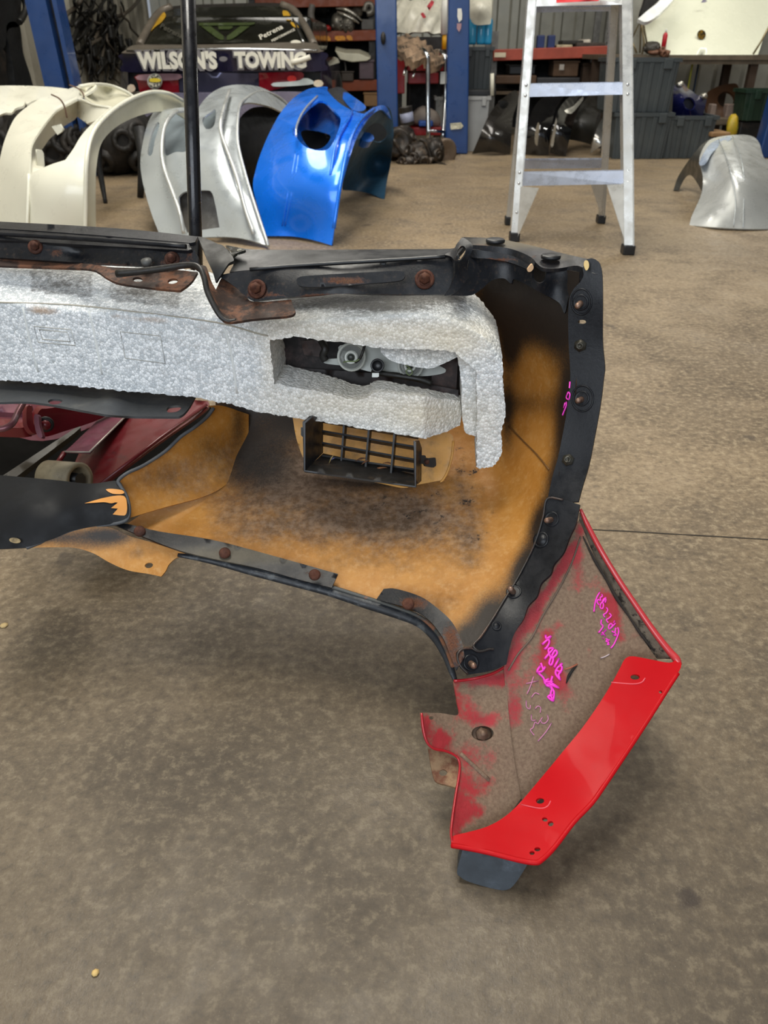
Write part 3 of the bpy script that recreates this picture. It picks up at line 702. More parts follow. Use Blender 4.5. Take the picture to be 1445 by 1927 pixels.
# tubs
def tub(name, x0, x1, ytop, ybot, Y, dep, mat, label, group, taper=.06, ribs=5, lip=.03, nest=0):
    a = P(x0, ytop, Y); b = P(x1, ytop, Y); c = P((x0 + x1) / 2, ybot, Y)
    z0, z1 = c.z, a.z; x0_, x1_ = a.x, b.x; y0, y1 = Y * S, Y * S + dep
    t = thing(name, ((x0_ + x1_) / 2, (y0 + y1) / 2, z0), label, 'storage tub', group)
    m = MB(); tp = taper * (x1_ - x0_)
    def ring(k, z, e=0): return [(x0_ + k * tp - e, y0 + k * tp - e, z), (x1_ - k * tp + e, y0 + k * tp - e, z), (x1_ - k * tp + e, y1 - k * tp + e, z), (x0_ + k * tp - e, y1 - k * tp + e, z)]
    zz = z1 - lip
    m.add(ring(1, z0) + ring(.15, zz), [(0, 3, 2, 1), (0, 1, 5, 4), (1, 2, 6, 5), (2, 3, 7, 6), (3, 0, 4, 7)])
    for i in range(ribs):
        u = (i + .5) / ribs
        for side in (0,):
            pb = Vector(ring(1, z0)[0]).lerp(Vector(ring(1, z0)[1]), u); pt = Vector(ring(.15, zz)[0]).lerp(Vector(ring(.15, zz)[1]), u)
            m.bar(pb, pt, (x1_ - x0_) / ribs * .42, .022, (0, 1, 0))
    m.build('body', mat, t, bevel=.006)
    n = MB(); o_ = ring(0, zz, .012); i_ = ring(.2, zz, -.01)
    o2 = ring(0, z1, .012); i2 = ring(.2, z1, -.01)
    n.add(o_ + o2 + i2 + i_, [(a_, (a_ + 1) % 4, 4 + (a_ + 1) % 4, 4 + a_) for a_ in range(4)] + [(4 + a_, 4 + (a_ + 1) % 4, 8 + (a_ + 1) % 4, 8 + a_) for a_ in range(4)] + [(8 + a_, 8 + (a_ + 1) % 4, 12 + (a_ + 1) % 4, 12 + a_) for a_ in range(4)])
    n.build('rim', mat, t)
    for u in (.2, .75):
        xx = x0_ + (x1_ - x0_) * u; MB().box(xx, xx + (x1_ - x0_) * .13, y0 - .025, y0 + .01, zz - .05, z1 - .005).build('latch_lug', mat, t, bevel=.004)
    return t
GREY = M('tub_grey', '3D4345', .5, 0, .06, 4, dust='484D4D', dsc=3); GREYD = M('tub_dark', '2F3436', .5, 0, .08, 4)
tub('storage_tub', 1160, 1268, 212, 300, 6.24, .5, GREY, 'grey ribbed tub at the bottom left of the stack right of the ladder', 'grey ribbed tubs', .05)
tub('storage_tub', 1156, 1282, 109, 212, 6.26, .5, GREY, 'tall grey ribbed tub on top of another under the bench', 'grey ribbed tubs', .04, ribs=6)
tub('storage_tub', 1256, 1352, 218, 299, 6.26, .5, GREY, 'grey ribbed tub carrying the small dark blue bumper', 'grey ribbed tubs', .06)
tub('storage_tub', 1406, 1490, 168, 228, 6.7, .28, M('tub_green', '152C1E', .5, dust='2F4233', dsc=5), 'dark green tub at the right edge under the bench', None, .05, ribs=3)
t_ = tub('storage_tub', 868, 929, 88, 178, 7.0, .4, GREYD, 'dark grey tub with blue bottles on top beside the stickered post', None, .08, ribs=3)
tub('storage_tub', 820, 842, 182, 290, 7.15, .35, M('tub_white', '9A9890', .5), 'pale tub left of the stickered post, behind the chrome sack truck', None, .06, ribs=0)
tub('storage_tub', 862, 922, 181, 296, 6.75, .4, M('tub_white2', '9E9E9C', .5, var=.05), 'translucent white tub on the floor right of the stickered post', None, .05, ribs=0)
MB().box(P(866, 181, 6.9).x, P(930, 181, 6.9).x, 6.8 * S, 7.3 * S, P(900, 180, 6.9).z, P(900, 168, 6.9).z).build('flat_case', BLACK, None, bevel=.01); tag(bpy.data.objects['flat_case'], 'flat black lid between the white tub and the dark grey tub', 'case')  # a black lid, modelled as a plain flat box
BLB = M('blue_liquid', '2D8DB8', .2, 0, .15, 6, coat=.5)
for i, (x, s) in enumerate(((888, 'left'), (904, 'middle'), (917, 'right'))):
    t = thing('bottle', P(x, 82, 7.15), s + ' one of three blue liquid bottles on the dark grey tub', 'bottle', 'blue liquid bottles')
    MB().lathe(P(x, 84, 7.15), (0, 0, 1), [(.001, 0), (.036, 0), (.04, .02), (.04, .19), (.03, .21), (.001, .21)], 14).build('body', BLB, t)
    MB().lathe(P(x, 84, 7.15) + Vector((0, 0, .21)), (0, 0, 1), [(.022, 0), (.03, .02), (.03, .16), (.022, .2), (.001, .2)], 12).build('cap', M('bag', ''), t)
o = patch('clear_bag', [(882, -8, 'c'), (926, -8, 'c'), (924, 40), (918, 46), (888, 42)], [(882, 0, 7.1), (926, 0, 7.1), (905, 40, 7.0), (905, 10, 6.95)], BAG, None, thick=.02, step=8); tag(o, 'clear plastic bag hanging above the blue bottles', 'plastic bag')
o = tube('tube_light_cover', [P(926, 138, 6.7), P(926, 180, 6.7)], .018, M('cream', 'D3CFBC', .5), None, sm=0); tag(o, 'short cream tube standing behind the dark bumper left of the ladder', 'tube')

# ================================================================== right-hand rack
YS = 7.9
rr_ = thing('shelf_rack', (P(1040, 200, YS).x, YS * S, 0), 'low rack with a scuffed red beam seen through the ladder', 'rack')
RB = M('rack_red', '9A4432', .5, .1, .15, 8, dust='C9A08A', dsc=9, da=(.6, .85))
a = P(928, 104, YS); b = P(1142, 97, YS)
beam(a, b, .105, RB, rr_)
MB().box(a.x, b.x, YS * S + .02, YS * S + .6, a.z + .02, a.z + .055).build('shelf_board', M('shelf_wood2', '4C3E2E', .8), rr_)
MB().box(a.x, b.x, YS * S + .02, YS * S + .6, P(1000, 172, YS).z - .03, P(1000, 172, YS).z).build('shelf_board', M('shelf_wood2', ''), rr_)
for px in (930, 1142):
    c = P(px, 100, YS)
    for dy in (0, .55):
        MB().box(c.x - .03, c.x + .04, YS * S + .04 + dy, YS * S + .09 + dy, 0, 2.2 if px > 1000 else 1.0).build('upright', M('galv', '6C6A66', .45, .6, .2, 20), rr_)
    for k in range(14) if px > 1000 else ():
        q = Vector((c.x, YS * S + .037, .9 + k * .08)); MB().lathe(q, (0, -1, 0), [(.001, 0), (.012, 0), (.012, .003), (.001, .003)], 10).build('slot', DARK, rr_)
pbox('label_plate', 930, 952, 99, 108, YS - .05, .003, M('lab_beige', 'D0C3A8', .5), '', '', parent=rr_)
MB().box(P(929, 0, YS).x, P(1150, 0, YS).x, YS * S + .61, YS * S + .63, .05, P(1000, 105, YS).z).build('back_panel', M('rack_back', ''), rr_)
BX = M('bx_blue', '1F2E5C', .5)
pbox('blue_box', 1010, 1026, 66, 91, YS, .1, BX, 'left of two small navy boxes on the red beamed rack', 'box')
pbox('blue_box', 1030, 1046, 66, 91, YS, .1, BX, 'right of two small navy boxes on the red beamed rack', 'box')
for i, (x0, x1, y0, y1, col, lb) in enumerate(((1047, 1078, 84, 91, 'A99A7C', 'tan tray lying on the red beamed rack'), (1058, 1100, 76, 84, '221E1A', 'dark flat part stacked on the tan tray'), (1084, 1140, 80, 90, '3A3029', 'dark pile of flat gaskets at the right end of the red beam'), (1096, 1112, 74, 82, 'B9AFA0', 'pale clip on the pile of gaskets'))):
    pbox(('tray', 'flat_part', 'gasket_pile', 'clip')[i], x0, x1, y0, y1, YS + .05 * (i % 2), .25, M('fl%d' % i, col, .7, var=.3, scale=30), lb, ('tray', 'car part', 'gaskets', 'clip')[i])
CB = M('cardboard2', '5B4431', .8, var=.12)
pbox('cardboard_box', 1040, 1090, 114, 144, YS + .05, .3, CB, 'cardboard box with a pale label on the lower shelf behind the ladder', 'box', lid=True)
pbox('cardboard_box', 1094, 1138, 118, 160, YS + .05, .35, M('cardboard3', '3E2E20', .8), 'large dark cardboard box at the right of the lower shelf', 'box', lid=True)
pbox('black_case', 958, 1008, 122, 140, YS + .05, .3, BLACK, 'black case on the lower shelf left of the ladder rail', 'case', lid=True)
pbox('wood_plank', 932, 1010, 142, 158, YS + .0, .4, M('plank', '4A3524', .8), 'brown plank under the black case', 'plank')
pbox('flat_box', 1010, 1092, 146, 158, YS + .0, .3, M('flatb', '2B2A2C', .6), 'flat dark box under the labelled cardboard box', 'box')
pbox('paper_label', 1052, 1062, 121, 132, YS + .0, .004, M('paper', '9A938A', .6), 'pale label stuck on the cardboard box behind the ladder', 'label')

# ------------------------------------------------------------------ dark bumpers standing below the rack
def bshell(name, outl, ctrl, mat, label, group=None, holes=(), parts=(), loc='mid', thick=.006, step=9, legs=()):
    xs = [p[0] for p in outl]; ys = [p[1] for p in outl]
    t = thing(name, P(sum(xs) / len(xs), max(ys), 'f'), label, 'bumper', group)
    patch('cover', outl, ctrl, mat, t, holes=holes, thick=thick, step=step)
    for nm, o_, c_, m_, kw in parts: patch(nm, o_, c_, m_, t, **kw)
    return t
DG = M('bump_dgrey', '2E2B28', .22, .5, .08, 5, coat=.6); BK = M('bump_black', '101012', .12, .2, .1, 5, coat=1)
GLO = M('bump_highlight', 'B8B4A8', .2, .7)  # pale slivers in this material are highlights painted on the black bumpers
bshell('bumper_cover', [(888, 290, 'c'), (900, 262), (917, 222), (935, 196), (955, 178), (970, 170), (976, 182), (970, 205), (965, 220), (962, 260), (960, 291, 'c'), (925, 286)],
       [(888, 290, 6.55), (935, 196, 6.75), (970, 170, 7.0), (960, 291, 6.5), (925, 260, 6.42), (965, 220, 6.7), (925, 286, 6.47)], DG, 'dark grey bumper leaning beside the white tub, left of the ladder', 'dark bumpers under the rack', holes=[ell(948, 196, 8, 9, 30)],
       parts=[('inner_liner', [(938, 190), (956, 186), (958, 204), (944, 208)], [(938, 190, 6.9), (956, 186, 7.0), (944, 208, 6.85)], BLACK, dict(step=9))])
bshell('bumper_cover', [(985, 290, 'c'), (990, 250), (1003, 205), (1025, 180), (1050, 172), (1062, 176), (1048, 200), (1040, 225), (1032, 292, 'c')],
       [(985, 290, 6.5), (1003, 205, 6.7), (1050, 172, 6.95), (1032, 292, 6.45), (1012, 240, 6.45)], BK, 'glossy black bumper left one of the pair behind the ladder steps', 'dark bumpers under the rack',
       parts=[('gloss_highlight', [(1006, 262), (1009, 240), (1015, 228), (1014, 250), (1010, 278)], [(1006, 262, 6.42), (1015, 228, 6.42), (1010, 278, 6.43)], GLO, dict(step=9))])
bshell('bumper_cover', [(1034, 288, 'c'), (1040, 240), (1052, 205), (1072, 182), (1098, 172), (1108, 178), (1092, 200), (1080, 228), (1072, 260), (1064, 294, 'c')],
       [(1034, 288, 6.45), (1052, 205, 6.65), (1098, 172, 6.95), (1064, 294, 6.4), (1058, 240, 6.4), (1080, 228, 6.6)], BK, 'glossy black bumper with two pale highlights, right one of the pair behind the ladder', 'dark bumpers under the rack',
       parts=[('gloss_highlight', [(1036, 272), (1042, 240), (1047, 222), (1047, 236), (1041, 274)], [(1036, 272, 6.36), (1047, 222, 6.36), (1041, 274, 6.36)], GLO, dict(step=9)),
              ('gloss_highlight', [(1062, 208), (1078, 200), (1094, 184), (1100, 182), (1090, 198), (1074, 214)], [(1062, 208, 6.45), (1100, 182, 6.6), (1074, 214, 6.45)], GLO, dict(step=9))])
bshell('bumper_cover', [(1066, 262, 'c'), (1072, 225), (1085, 200), (1105, 184), (1125, 182), (1130, 200), (1122, 225), (1112, 272, 'c'), (1090, 266)],
       [(1066, 262, 6.9), (1085, 200, 7.0), (1125, 182, 7.2), (1112, 272, 6.85), (1095, 230, 6.8)], M('bump_matt', '26241F', .5, .1), 'matt charcoal bumper at the back, right of the black pair', 'dark bumpers under the rack')
bshell('bumper_cover', [(1110, 290, 'c'), (1117, 262), (1126, 235), (1140, 214), (1152, 215), (1152, 265, 'c'), (1130, 275)],
       [(1110, 290, 6.5), (1126, 235, 6.6), (1152, 215, 6.8), (1152, 265, 6.5), (1130, 260, 6.45)], M('bump_silver', 'AEACA6', .22, .8), 'silver bumper corner peeking past the rear ladder leg', 'dark bumpers under the rack')

# ------------------------------------------------------------------ bench with the white bonnet
YB = 6.95
bn = thing('workbench', (P(1330, 200, YB).x, YB * S, 0), 'long wooden bench at the right carrying the white bonnet', 'bench')
a = P(1145, 108, YB); b = P(1470, 108, YB); WD = M('bench_wood', '5C5040', .7, var=.2, scale=12)
MB().box(a.x, b.x, YB * S - .02, YB * S + 1.3, a.z - .02, a.z + .02).build('top', WD, bn)  # extra depth back to the wall blocks light from the space below
MB().box(P(1275, 115, YB).x, b.x, YB * S, YB * S + .04, P(1300, 121, YB).z, a.z - .02).build('apron', WD, bn)
for px in (1150, 1420):
    c = P(px, 100, YB)
    for dy in (.02, .66): MB().box(c.x, c.x + .07, YB * S + dy, YB * S + dy + .07, 0, a.z - .02).build('leg', M('leg_wood', '3A2A1C', .8), bn)
BON = M('bonnet_white', 'E4E4CC', .28, 0, .02, 3, coat=.5)
hood = thing('car_bonnet', P(1320, 104, YB + .05), 'cream white car bonnet propped upright on the bench with a round badge', 'bonnet')
sb = [(1218, 103, 7.0), (1425, 103, 7.0), (1214, 42, 7.25), (1445, 55, 7.25), (1330, 60, 7.1), (1330, -60, 7.5), (1262, -60, 7.5)]
patch('panel', [(1218, 103, 'c'), (1212, 60), (1216, 40), (1240, 18), (1262, -20), (1290, -70, 'c'), (1480, -70, 'c'), (1480, 0), (1445, 52), (1426, 103, 'c'), (1330, 104)], sb, BON, hood, step=14, thick=.012)
patch('badge', ell(1320, 65, 8, 9), [(1312, 65, 7.05), (1328, 65, 7.05), (1320, 74, 7.04)], M('badge_gold', '8A6A1E', .35, .6, .5, 60, dust='2E2412', dsc=50, da=(.45, .55)), hood, step=6, thick=.004)
patch('badge', quad((1319, 5), (1325, -4), (1332, 4)), [(1319, 5, 7.2), (1332, 4, 7.2), (1325, -4, 7.2)], M('badge_grey', '8C8698', .4), hood, step=9, thick=.003)
o = patch('white_moulding', [(1200, 36, 'c'), (1216, 41), (1236, 30), (1262, 5), (1290, -30, 'c'), (1262, -30, 'c'), (1240, 2), (1218, 20)], [(1200, 36, 6.9), (1216, 41, 6.88), (1290, -30, 7.1), (1240, 2, 7.0)], M('white_gloss', 'F2F2EE', .2, coat=1), None, step=9, thick=.03); tag(o, 'bright white curved moulding beside the cream bonnet', 'car part')
o = patch('black_bag', [(1206, 30), (1212, 8), (1225, -20), (1262, -25), (1238, 2), (1218, 20)], [(1206, 30, 7.1), (1225, -20, 7.2), (1238, 2, 7.2)], M('blackfabric', '1C1A18', .8), None, step=9, thick=.03); tag(o, 'black sheet behind the bright white moulding', 'sheet')
sp = thing('spray_can', P(1247, 96, YB), 'small red and white can standing in front of the cream bonnet', 'can')
c = P(1247, 97, YB + .02); MB().lathe(c, (0, 0, 1), [(.001, 0), (.022, 0), (.022, .13), (.012, .15), (.001, .15)], 14).build('body', M('can_red', 'B8202A', .4), sp)
MB().lathe(c + Vector((0, 0, .15)), (0, 0, 1), [(.008, 0), (.008, .03), (.001, .03)], 10).build('nozzle', WHITEP, sp)
lump('sander', 1226, 90, YB + .05, .075, .06, .045, M('sander_dark', '3E3A33', .5), 'dark hand sander on the bench beside the red can', 'sander', 21)
lump('bracket_part', 1238, 99, YB, .10, .05, .022, M('rusty_part', '6E4A36', .6, .2), 'brown flat bracket on the bench in front of the sander', 'bracket', 22)
stn = thing('metal_stand', P(1205, 104, YB), 'thin metal stand of crossed rods left of the cream bonnet', 'stand')
for q in (((1190, 70), (1206, 38), (1204, 100)), ((1206, 40), (1212, 80), (1208, 102)), ((1210, 40), (1217, 82)), ((1190, 80), (1198, 100))):
    tube('rod', [P(x, y, YB + .05) for x, y in q], .008, M('rod_brass', '8A7A58', .4, .5), stn)
o = tube('prop_rod', [P(1447, 50, 6.9), P(1432, 78, 6.9), P(1417, 102, 6.9)], .009, M('rod_brass', ''), None); tag(o, 'thin brass coloured rod leaning across the right edge of the bonnet', 'rod')
# things below the bench
SB = thing('bumper_cover', P(1297, 219, 6.4), 'small dark blue bumper standing on the right-hand grey tub', 'bumper')
BLD = M('bump_navy', '161A4E', .2, .4, .1, 5, coat=.8, dust='8E8E9A', dsc=3, da=(.6, .9))
patch('cover', [(1264, 219, 'c'), (1266, 185), (1269, 162), (1278, 156), (1289, 158), (1294, 166), (1303, 172), (1314, 180), (1324, 176), (1330, 180), (1328, 195), (1322, 219, 'c')], [(1264, 219, 6.45), (1269, 162, 6.6), (1294, 190, 6.35), (1328, 195, 6.5), (1322, 219, 6.45), (1289, 158, 6.65)], BLD, SB, holes=[ell(1297, 195, 11, 13, -25)], step=6, thick=.01)
patch('hole_shade', ell(1297, 194, 13, 15, -25), [(1285, 185, 6.44), (1310, 190, 6.44), (1297, 207, 6.43)], M('hole_shade_navy', '0D0E1E', .4), SB, step=7, thick=.01)  # dark fill behind the hole, painted as the shade inside
for x, y in ((1279, 160), (1324, 181)): lump('bracket', x, y, 6.5, .035, .03, .022, SIL, '', '', x, parent=SB, knobs=0)
o = pbox('spirit_level', 1297, 1303, 112, 168, 7.2, .02, M('level_yel', 'A3A018', .5), 'yellow spirit level hanging upright below the bench', 'spirit level')
o = pbox('blue_pipe', 1306, 1315, 118, 178, 7.3, .04, M('pipe_blue', '0E2F4C', .5), 'dark blue bar standing beside the yellow level', 'bar')
o = patch('brown_panel', [(1330, 222, 'c'), (1328, 180), (1345, 165), (1370, 158), (1388, 160), (1392, 190), (1386, 222, 'c')], [(1330, 222, 7.0), (1328, 180, 7.1), (1388, 160, 7.2), (1386, 222, 7.0)], M('brown_ply', '43280F', .7), None, holes=[ell(1366, 187, 16, 15)], step=8, thick=.02); tag(o, 'brown board with a large round hole under the bench', 'board')
pbox('pale_block', 1335, 1350, 196, 222, 6.95, .1, M('blk_pale', '7A6A60', .7), 'pale block leaning left of the brown board hole', 'block')
pbox('pale_block', 1364, 1386, 196, 222, 6.97, .1, M('blk_pale', ''), 'pale block right of the brown board hole', 'block')
pbox('wooden_pallet', 1340, 1386, 222, 236, 6.9, .5, WD, 'wooden plank base under the pale blocks', 'plank')
lump('yellow_bottle', 1377, 240, 6.7, .05, .05, .10, M('melon', 'B99A22', .5, dust='7B8A2A', dsc=20), 'yellow oval container on the floor under the bench', 'container', 31, knobs=0)
t = thing('plastic_crate', P(1405, 262, 'f') + Vector((0, 1.0, 0)), 'dark crate under the green tub', 'crate')
a = P(1388, 262, 6.75); b = P(1440, 229, 6.75); MB().box(a.x, b.x, a.y, a.y + .45, 0, b.z).build('body', DARK, t, bevel=.01)
pbox('cardboard_sheet', 1338, 1376, 249, 258, 6.2, .3, M('cardboard', ''), 'cardboard sheet on the floor right of the grey tubs', 'cardboard')

# dark parts piled on the floor behind the white bumpers
for i, (x, y, rx, rz, sd, lb) in enumerate(((112, 270, .34, .26, 41, 'dark heap of parts seen through the opening of the large white bumper'), (222, 262, .30, .24, 42, 'dark heap of parts under the arch of the white bumper'), (20, 285, .36, .24, 43, 'dark heap of parts under the far left white bumper'), (330, 268, .22, .2, 44, 'dark heap of parts behind the silver bumper'))):
    lump('scrap_heap', x, y, 5.5, rx, .25, rz, M('scrap_dark', '14110E', .6, .2, .5, 12, bump=.4, bscale=30, dust='2E2822', dsc=8), lb, 'scrap parts', sd, knobs=9)
c = P(1377, 240, 6.7); o = MB().box(c.x - .06, c.x + .06, c.y - .05, c.y + .06, 0, c.z - .085).build('wooden_block', WD, None, bevel=.004); tag(o, 'low wooden block on the floor carrying the yellow oval container', 'block')
# ================================================================== aluminium step ladder
AL = M('aluminium', 'C2C1BC', .34, .55, .08, 9, bump=.05, dust='8F8A80', dsc=18, da=(.55, .85))
AL2 = M('aluminium_blue', 'AEB4C2', .3, .6, .08, 9)
lad = thing('step_ladder', P(1075, 460, 'f'), 'silver aluminium step ladder standing open in the middle of the workshop', 'ladder')
def seg(a, b, z):
    t = (z - a.z) / (b.z - a.z); return a.lerp(b, t)
FL = P(968, 455, 'f'); FR = P(1182, 480, 'f'); BL_ = P(957, 424, 'f'); BR_ = P(1131, 421, 'f')
TL = P(1004, -30, 3.50); TR = P(1180, -30, 3.42)
TBL = P(996, 60, 3.62); TBR = P(1158, -5, 3.52)
def ext_(a, b, k): return a + (b - a) * k
def rail(a, b, w, d, nm='rail', hook=1):
    u = (FR - FL).normalized(); m = MB()
    m.bar(a, b, w, .004, (b - a).cross(u).cross(b - a) if False else Vector((-.12, -1, .2)))
    m2 = m; off = u * (w / 2 - .002)
    for s_ in (1, -1): m2.bar(a + off * s_ + Vector((0, d / 2, 0)), b + off * s_ + Vector((0, d / 2, 0)), .004, d, Vector((0, 1, 0)))
    return m2.build(nm, AL, lad)
rail(FL + Vector((0, 0, .03)), ext_(FL, TL, 1.0), .040, .055); rail(FR + Vector((0, 0, .03)), ext_(FR, TR, 1.0), .046, .055)
rail(BL_ + Vector((0, 0, .03)), ext_(BL_, TBL, 1.15), .030, .03, 'rear_leg'); rail(BR_ + Vector((0, 0, .03)), ext_(BR_, TBR, 1.0), .034, .03, 'rear_leg')
for p, w in ((FL, .05), (FR, .056), (BL_, .04), (BR_, .044)): MB().box(p.x - w / 2, p.x + w / 2, p.y - .01, p.y + .05, .0, .045).build('rubber_foot', BLACK, lad, bevel=.006)
def step(y0l, y1l, y0r, y1r, nm='step', A=(FL, TL), B=(FR, TR), mt=AL2, dep=.085):
    def on(rail_, py):
        a, b = rail_; best = min(range(400), key=lambda i: abs(proj(a.lerp(b, i / 399))[1] - py)); return a.lerp(b, best / 399)
    p = [on(A, y0l), on(A, y1l), on(B, y1r), on(B, y0r)]
    u = (p[2] - p[1]).normalized() * .018; p = [p[0] + u, p[1] + u, p[2] - u, p[3] - u]
    p = [q + Vector((0, -.004, 0)) for q in p]
    m = MB(); m.prism(p, (0, .004, 0)); top = [p[0], p[3]]
    m.prism([top[0], top[1], top[1] + Vector((0, dep, -.002)), top[0] + Vector((0, dep, -.002))], (0, 0, -.004))
    for k in (.25, .5, .75):
        c = [q + Vector((0, dep * k, .001)) for q in top]; m.bar(c[0], c[1], .006, .003)
    return m.build(nm, mt, lad)
def proj(v):
    d = np.array(v) - CAM; z = d.dot(FW); return 722.5 + FPX * d.dot(RT) / z, 963.5 - FPX * d.dot(UP) / z
step(325, 350, 321, 346, dep=.022); step(159, 183, 156, 178, dep=.06); s3 = step(-25, 12, -28, 9, mt=AL)
patch('safety_label', quad((1046, -20), (1143, -22), (1144, 1), (1047, 5)), [(1046, -20, 3.35), (1143, -22, 3.33), (1144, 1, 3.31), (1047, 5, 3.32)], M('label_red', 'D2343A', .5, var=.1), s3, thick=.001, step=30)
step(300, 318, 299, 316, 'rear_brace', (BL_, TBL), (BR_, TBR), AL2, .02)
step(12, 24, 10, 21, 'rear_brace', (BL_.lerp(TBL, 1.0), TBL + (TBL - BL_) * .3), (BR_, TBR), AL2, .02)
def gus(a, b, c, Y0): return MB().prism([a, b, c], (0, .004, 0)).build('corner_gusset', AL, lad)
def onr(A, py): 
    best = min(range(600), key=lambda i: abs(proj(A[0].lerp(A[1], i / 599))[1] - py)); return A[0].lerp(A[1], best / 599)
v = Vector((0, -.006, 0)); h = (FR - FL).normalized()
gus(onr((FL, TL), 350) + v + h * .01, onr((FL, TL), 350) + v + h * .105, onr((FL, TL), 447) + v + h * .012, 0)
gus(onr((FR, TR), 346) + v - h * .01, onr((FR, TR), 346) + v - h * .105, onr((FR, TR), 462) + v - h * .012, 0)
gus(onr((BR_, TBR), 345) + v, onr((BR_, TBR), 345) + v - h * .075, onr((BR_, TBR), 405) + v - h * .005, 0)
for r_, ys in (((FL, TL), (160, 180, 325, 345, 400)), ((FR, TR), (160, 178, 322, 342, 400, 455))):
    for y in ys: MB().lathe(onr(r_, y) + Vector((0, -.004, 0)), (0, -1, 0), [(.0075, 0), (.006, .003), (.001, .004)], 10).build('rivet', CHROME, lad)
tube('spreader_bar', [onr((FL, TL), 122), onr((BL_, TBL), 118)], .006, DARK, lad)

# ================================================================== painted bumpers standing on their ends
WH = M('paint_white', 'DEDCCB', .34, 0, .02, 4, coat=.35)
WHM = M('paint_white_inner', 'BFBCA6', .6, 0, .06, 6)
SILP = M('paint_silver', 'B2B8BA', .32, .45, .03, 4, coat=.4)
SILH = M('paint_silver_light', 'BFC1BE', .32, .4, .03, 4, coat=.4)
BLP = M('paint_blue', '0674EE', .30, .30, .03, 4, coat=.6)
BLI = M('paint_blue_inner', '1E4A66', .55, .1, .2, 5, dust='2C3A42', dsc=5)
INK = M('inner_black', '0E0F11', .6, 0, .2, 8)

# ---- white bumper, near one
t = thing('bumper_cover', P(90, 470, 'f'), 'large cream white bumper standing on its ends at the left, wire tied at the top', 'bumper', 'painted bumpers standing on the floor')
cw = [(-10, 470, 3.25), (60, 470, 3.13), (150, 470, 3.15), (-4, 330, 3.42), (52, 330, 3.22), (155, 330, 3.15), (20, 240, 3.66), (75, 188, 3.98), (150, 163, 4.25), (110, 204, 3.86), (208, 204, 3.72), (165, 250, 3.42), (130, 300, 3.20)]
RIM = [(54, 328, 'c'), (56, 298), (59, 272), (76, 244), (98, 216), (112, 204), (146, 186, 'c'), (176, 197), (206, 203, 'c'), (186, 221), (166, 240), (151, 258), (138, 280), (123, 301, 'c'), (100, 308), (78, 317)]
patch('cover', [(-25, 470, 'c'), (-12, 380), (-4, 320), (4, 280), (14, 250), (28, 222), (48, 203), (75, 186), (110, 174), (150, 161), (182, 160), (172, 172), (150, 186), (180, 196), (212, 202), (190, 222), (172, 250), (164, 290), (160, 340), (159, 470, 'c'), (80, 470)],
      cw, WH, t, holes=[RIM], step=7, thick=.008)
patch('recess_wall', [(52, 330, 'c'), (54, 298), (57, 271), (74, 243), (96, 215), (111, 203), (148, 184, 'c'), (146, 219, 'c'), (138, 227), (117, 240), (108, 249), (93, 262), (83, 276), (77, 284, 'c'), (84, 314, 'c'), (70, 322)],
      [(52, 330, 3.23), (57, 271, 3.46), (111, 203, 3.88), (148, 184, 4.05), (146, 219, 4.15), (93, 262, 3.80), (77, 284, 3.66), (84, 314, 3.40)], WH, t, step=7, thick=.008)
patch('recess_wall', [(145, 184, 'c'), (176, 195), (209, 203, 'c'), (186, 223), (164, 233, 'c'), (146, 220, 'c')], [(145, 184, 4.04), (209, 203, 3.73), (164, 233, 3.80), (146, 220, 4.14)], WH, t, step=7, thick=.008)
tube('body_crease', [P(*q) for q in ((54, 328, 3.215), (53, 370, 3.17), (51, 420, 3.14), (50, 468, 3.135))], .008, WH, t, sm=3)
patch('arch_flange', [(160, 470, 'c'), (161, 360), (163, 300), (170, 262), (185, 234), (215, 205), (250, 184), (285, 173), (318, 176), (345, 190), (365, 215, 'c'), (352, 226, 'c'), (330, 213), (300, 210), (268, 216), (235, 229), (208, 248), (190, 272), (182, 310), (180, 360), (181, 470, 'c')],
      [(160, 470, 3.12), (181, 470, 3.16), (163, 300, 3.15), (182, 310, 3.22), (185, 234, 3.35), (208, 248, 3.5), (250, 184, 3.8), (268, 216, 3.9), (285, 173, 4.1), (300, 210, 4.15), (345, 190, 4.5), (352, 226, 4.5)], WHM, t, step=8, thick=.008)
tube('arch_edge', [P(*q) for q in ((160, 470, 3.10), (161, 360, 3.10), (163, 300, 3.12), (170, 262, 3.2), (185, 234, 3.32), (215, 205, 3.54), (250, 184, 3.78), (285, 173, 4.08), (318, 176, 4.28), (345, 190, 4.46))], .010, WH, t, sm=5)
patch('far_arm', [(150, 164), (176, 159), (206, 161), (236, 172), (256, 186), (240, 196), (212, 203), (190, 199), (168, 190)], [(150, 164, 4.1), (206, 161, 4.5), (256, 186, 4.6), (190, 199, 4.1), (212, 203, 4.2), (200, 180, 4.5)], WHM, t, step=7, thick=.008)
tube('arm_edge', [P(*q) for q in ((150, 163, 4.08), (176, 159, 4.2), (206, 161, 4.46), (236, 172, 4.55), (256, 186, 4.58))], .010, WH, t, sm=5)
patch('clip_tab', quad((97, 238), (112, 234), (119, 246), (108, 254)), [(97, 238, 3.5), (119, 246, 3.5), (108, 254, 3.5)], WH, t, thick=.02, step=8)
patch('clip_tab', quad((69, 282), (82, 283), (84, 312), (70, 318)), [(69, 282, 3.38), (82, 283, 3.4), (84, 312, 3.4)], WH, t, thick=.01, step=8)
tube('rear_leg', [P(190, 235, 4.5), P(186, 300, 4.45), P(192, 345, 4.4), P(199, 383, 'f')], [.02, .02, .018, .012], INK, t, sm=3)
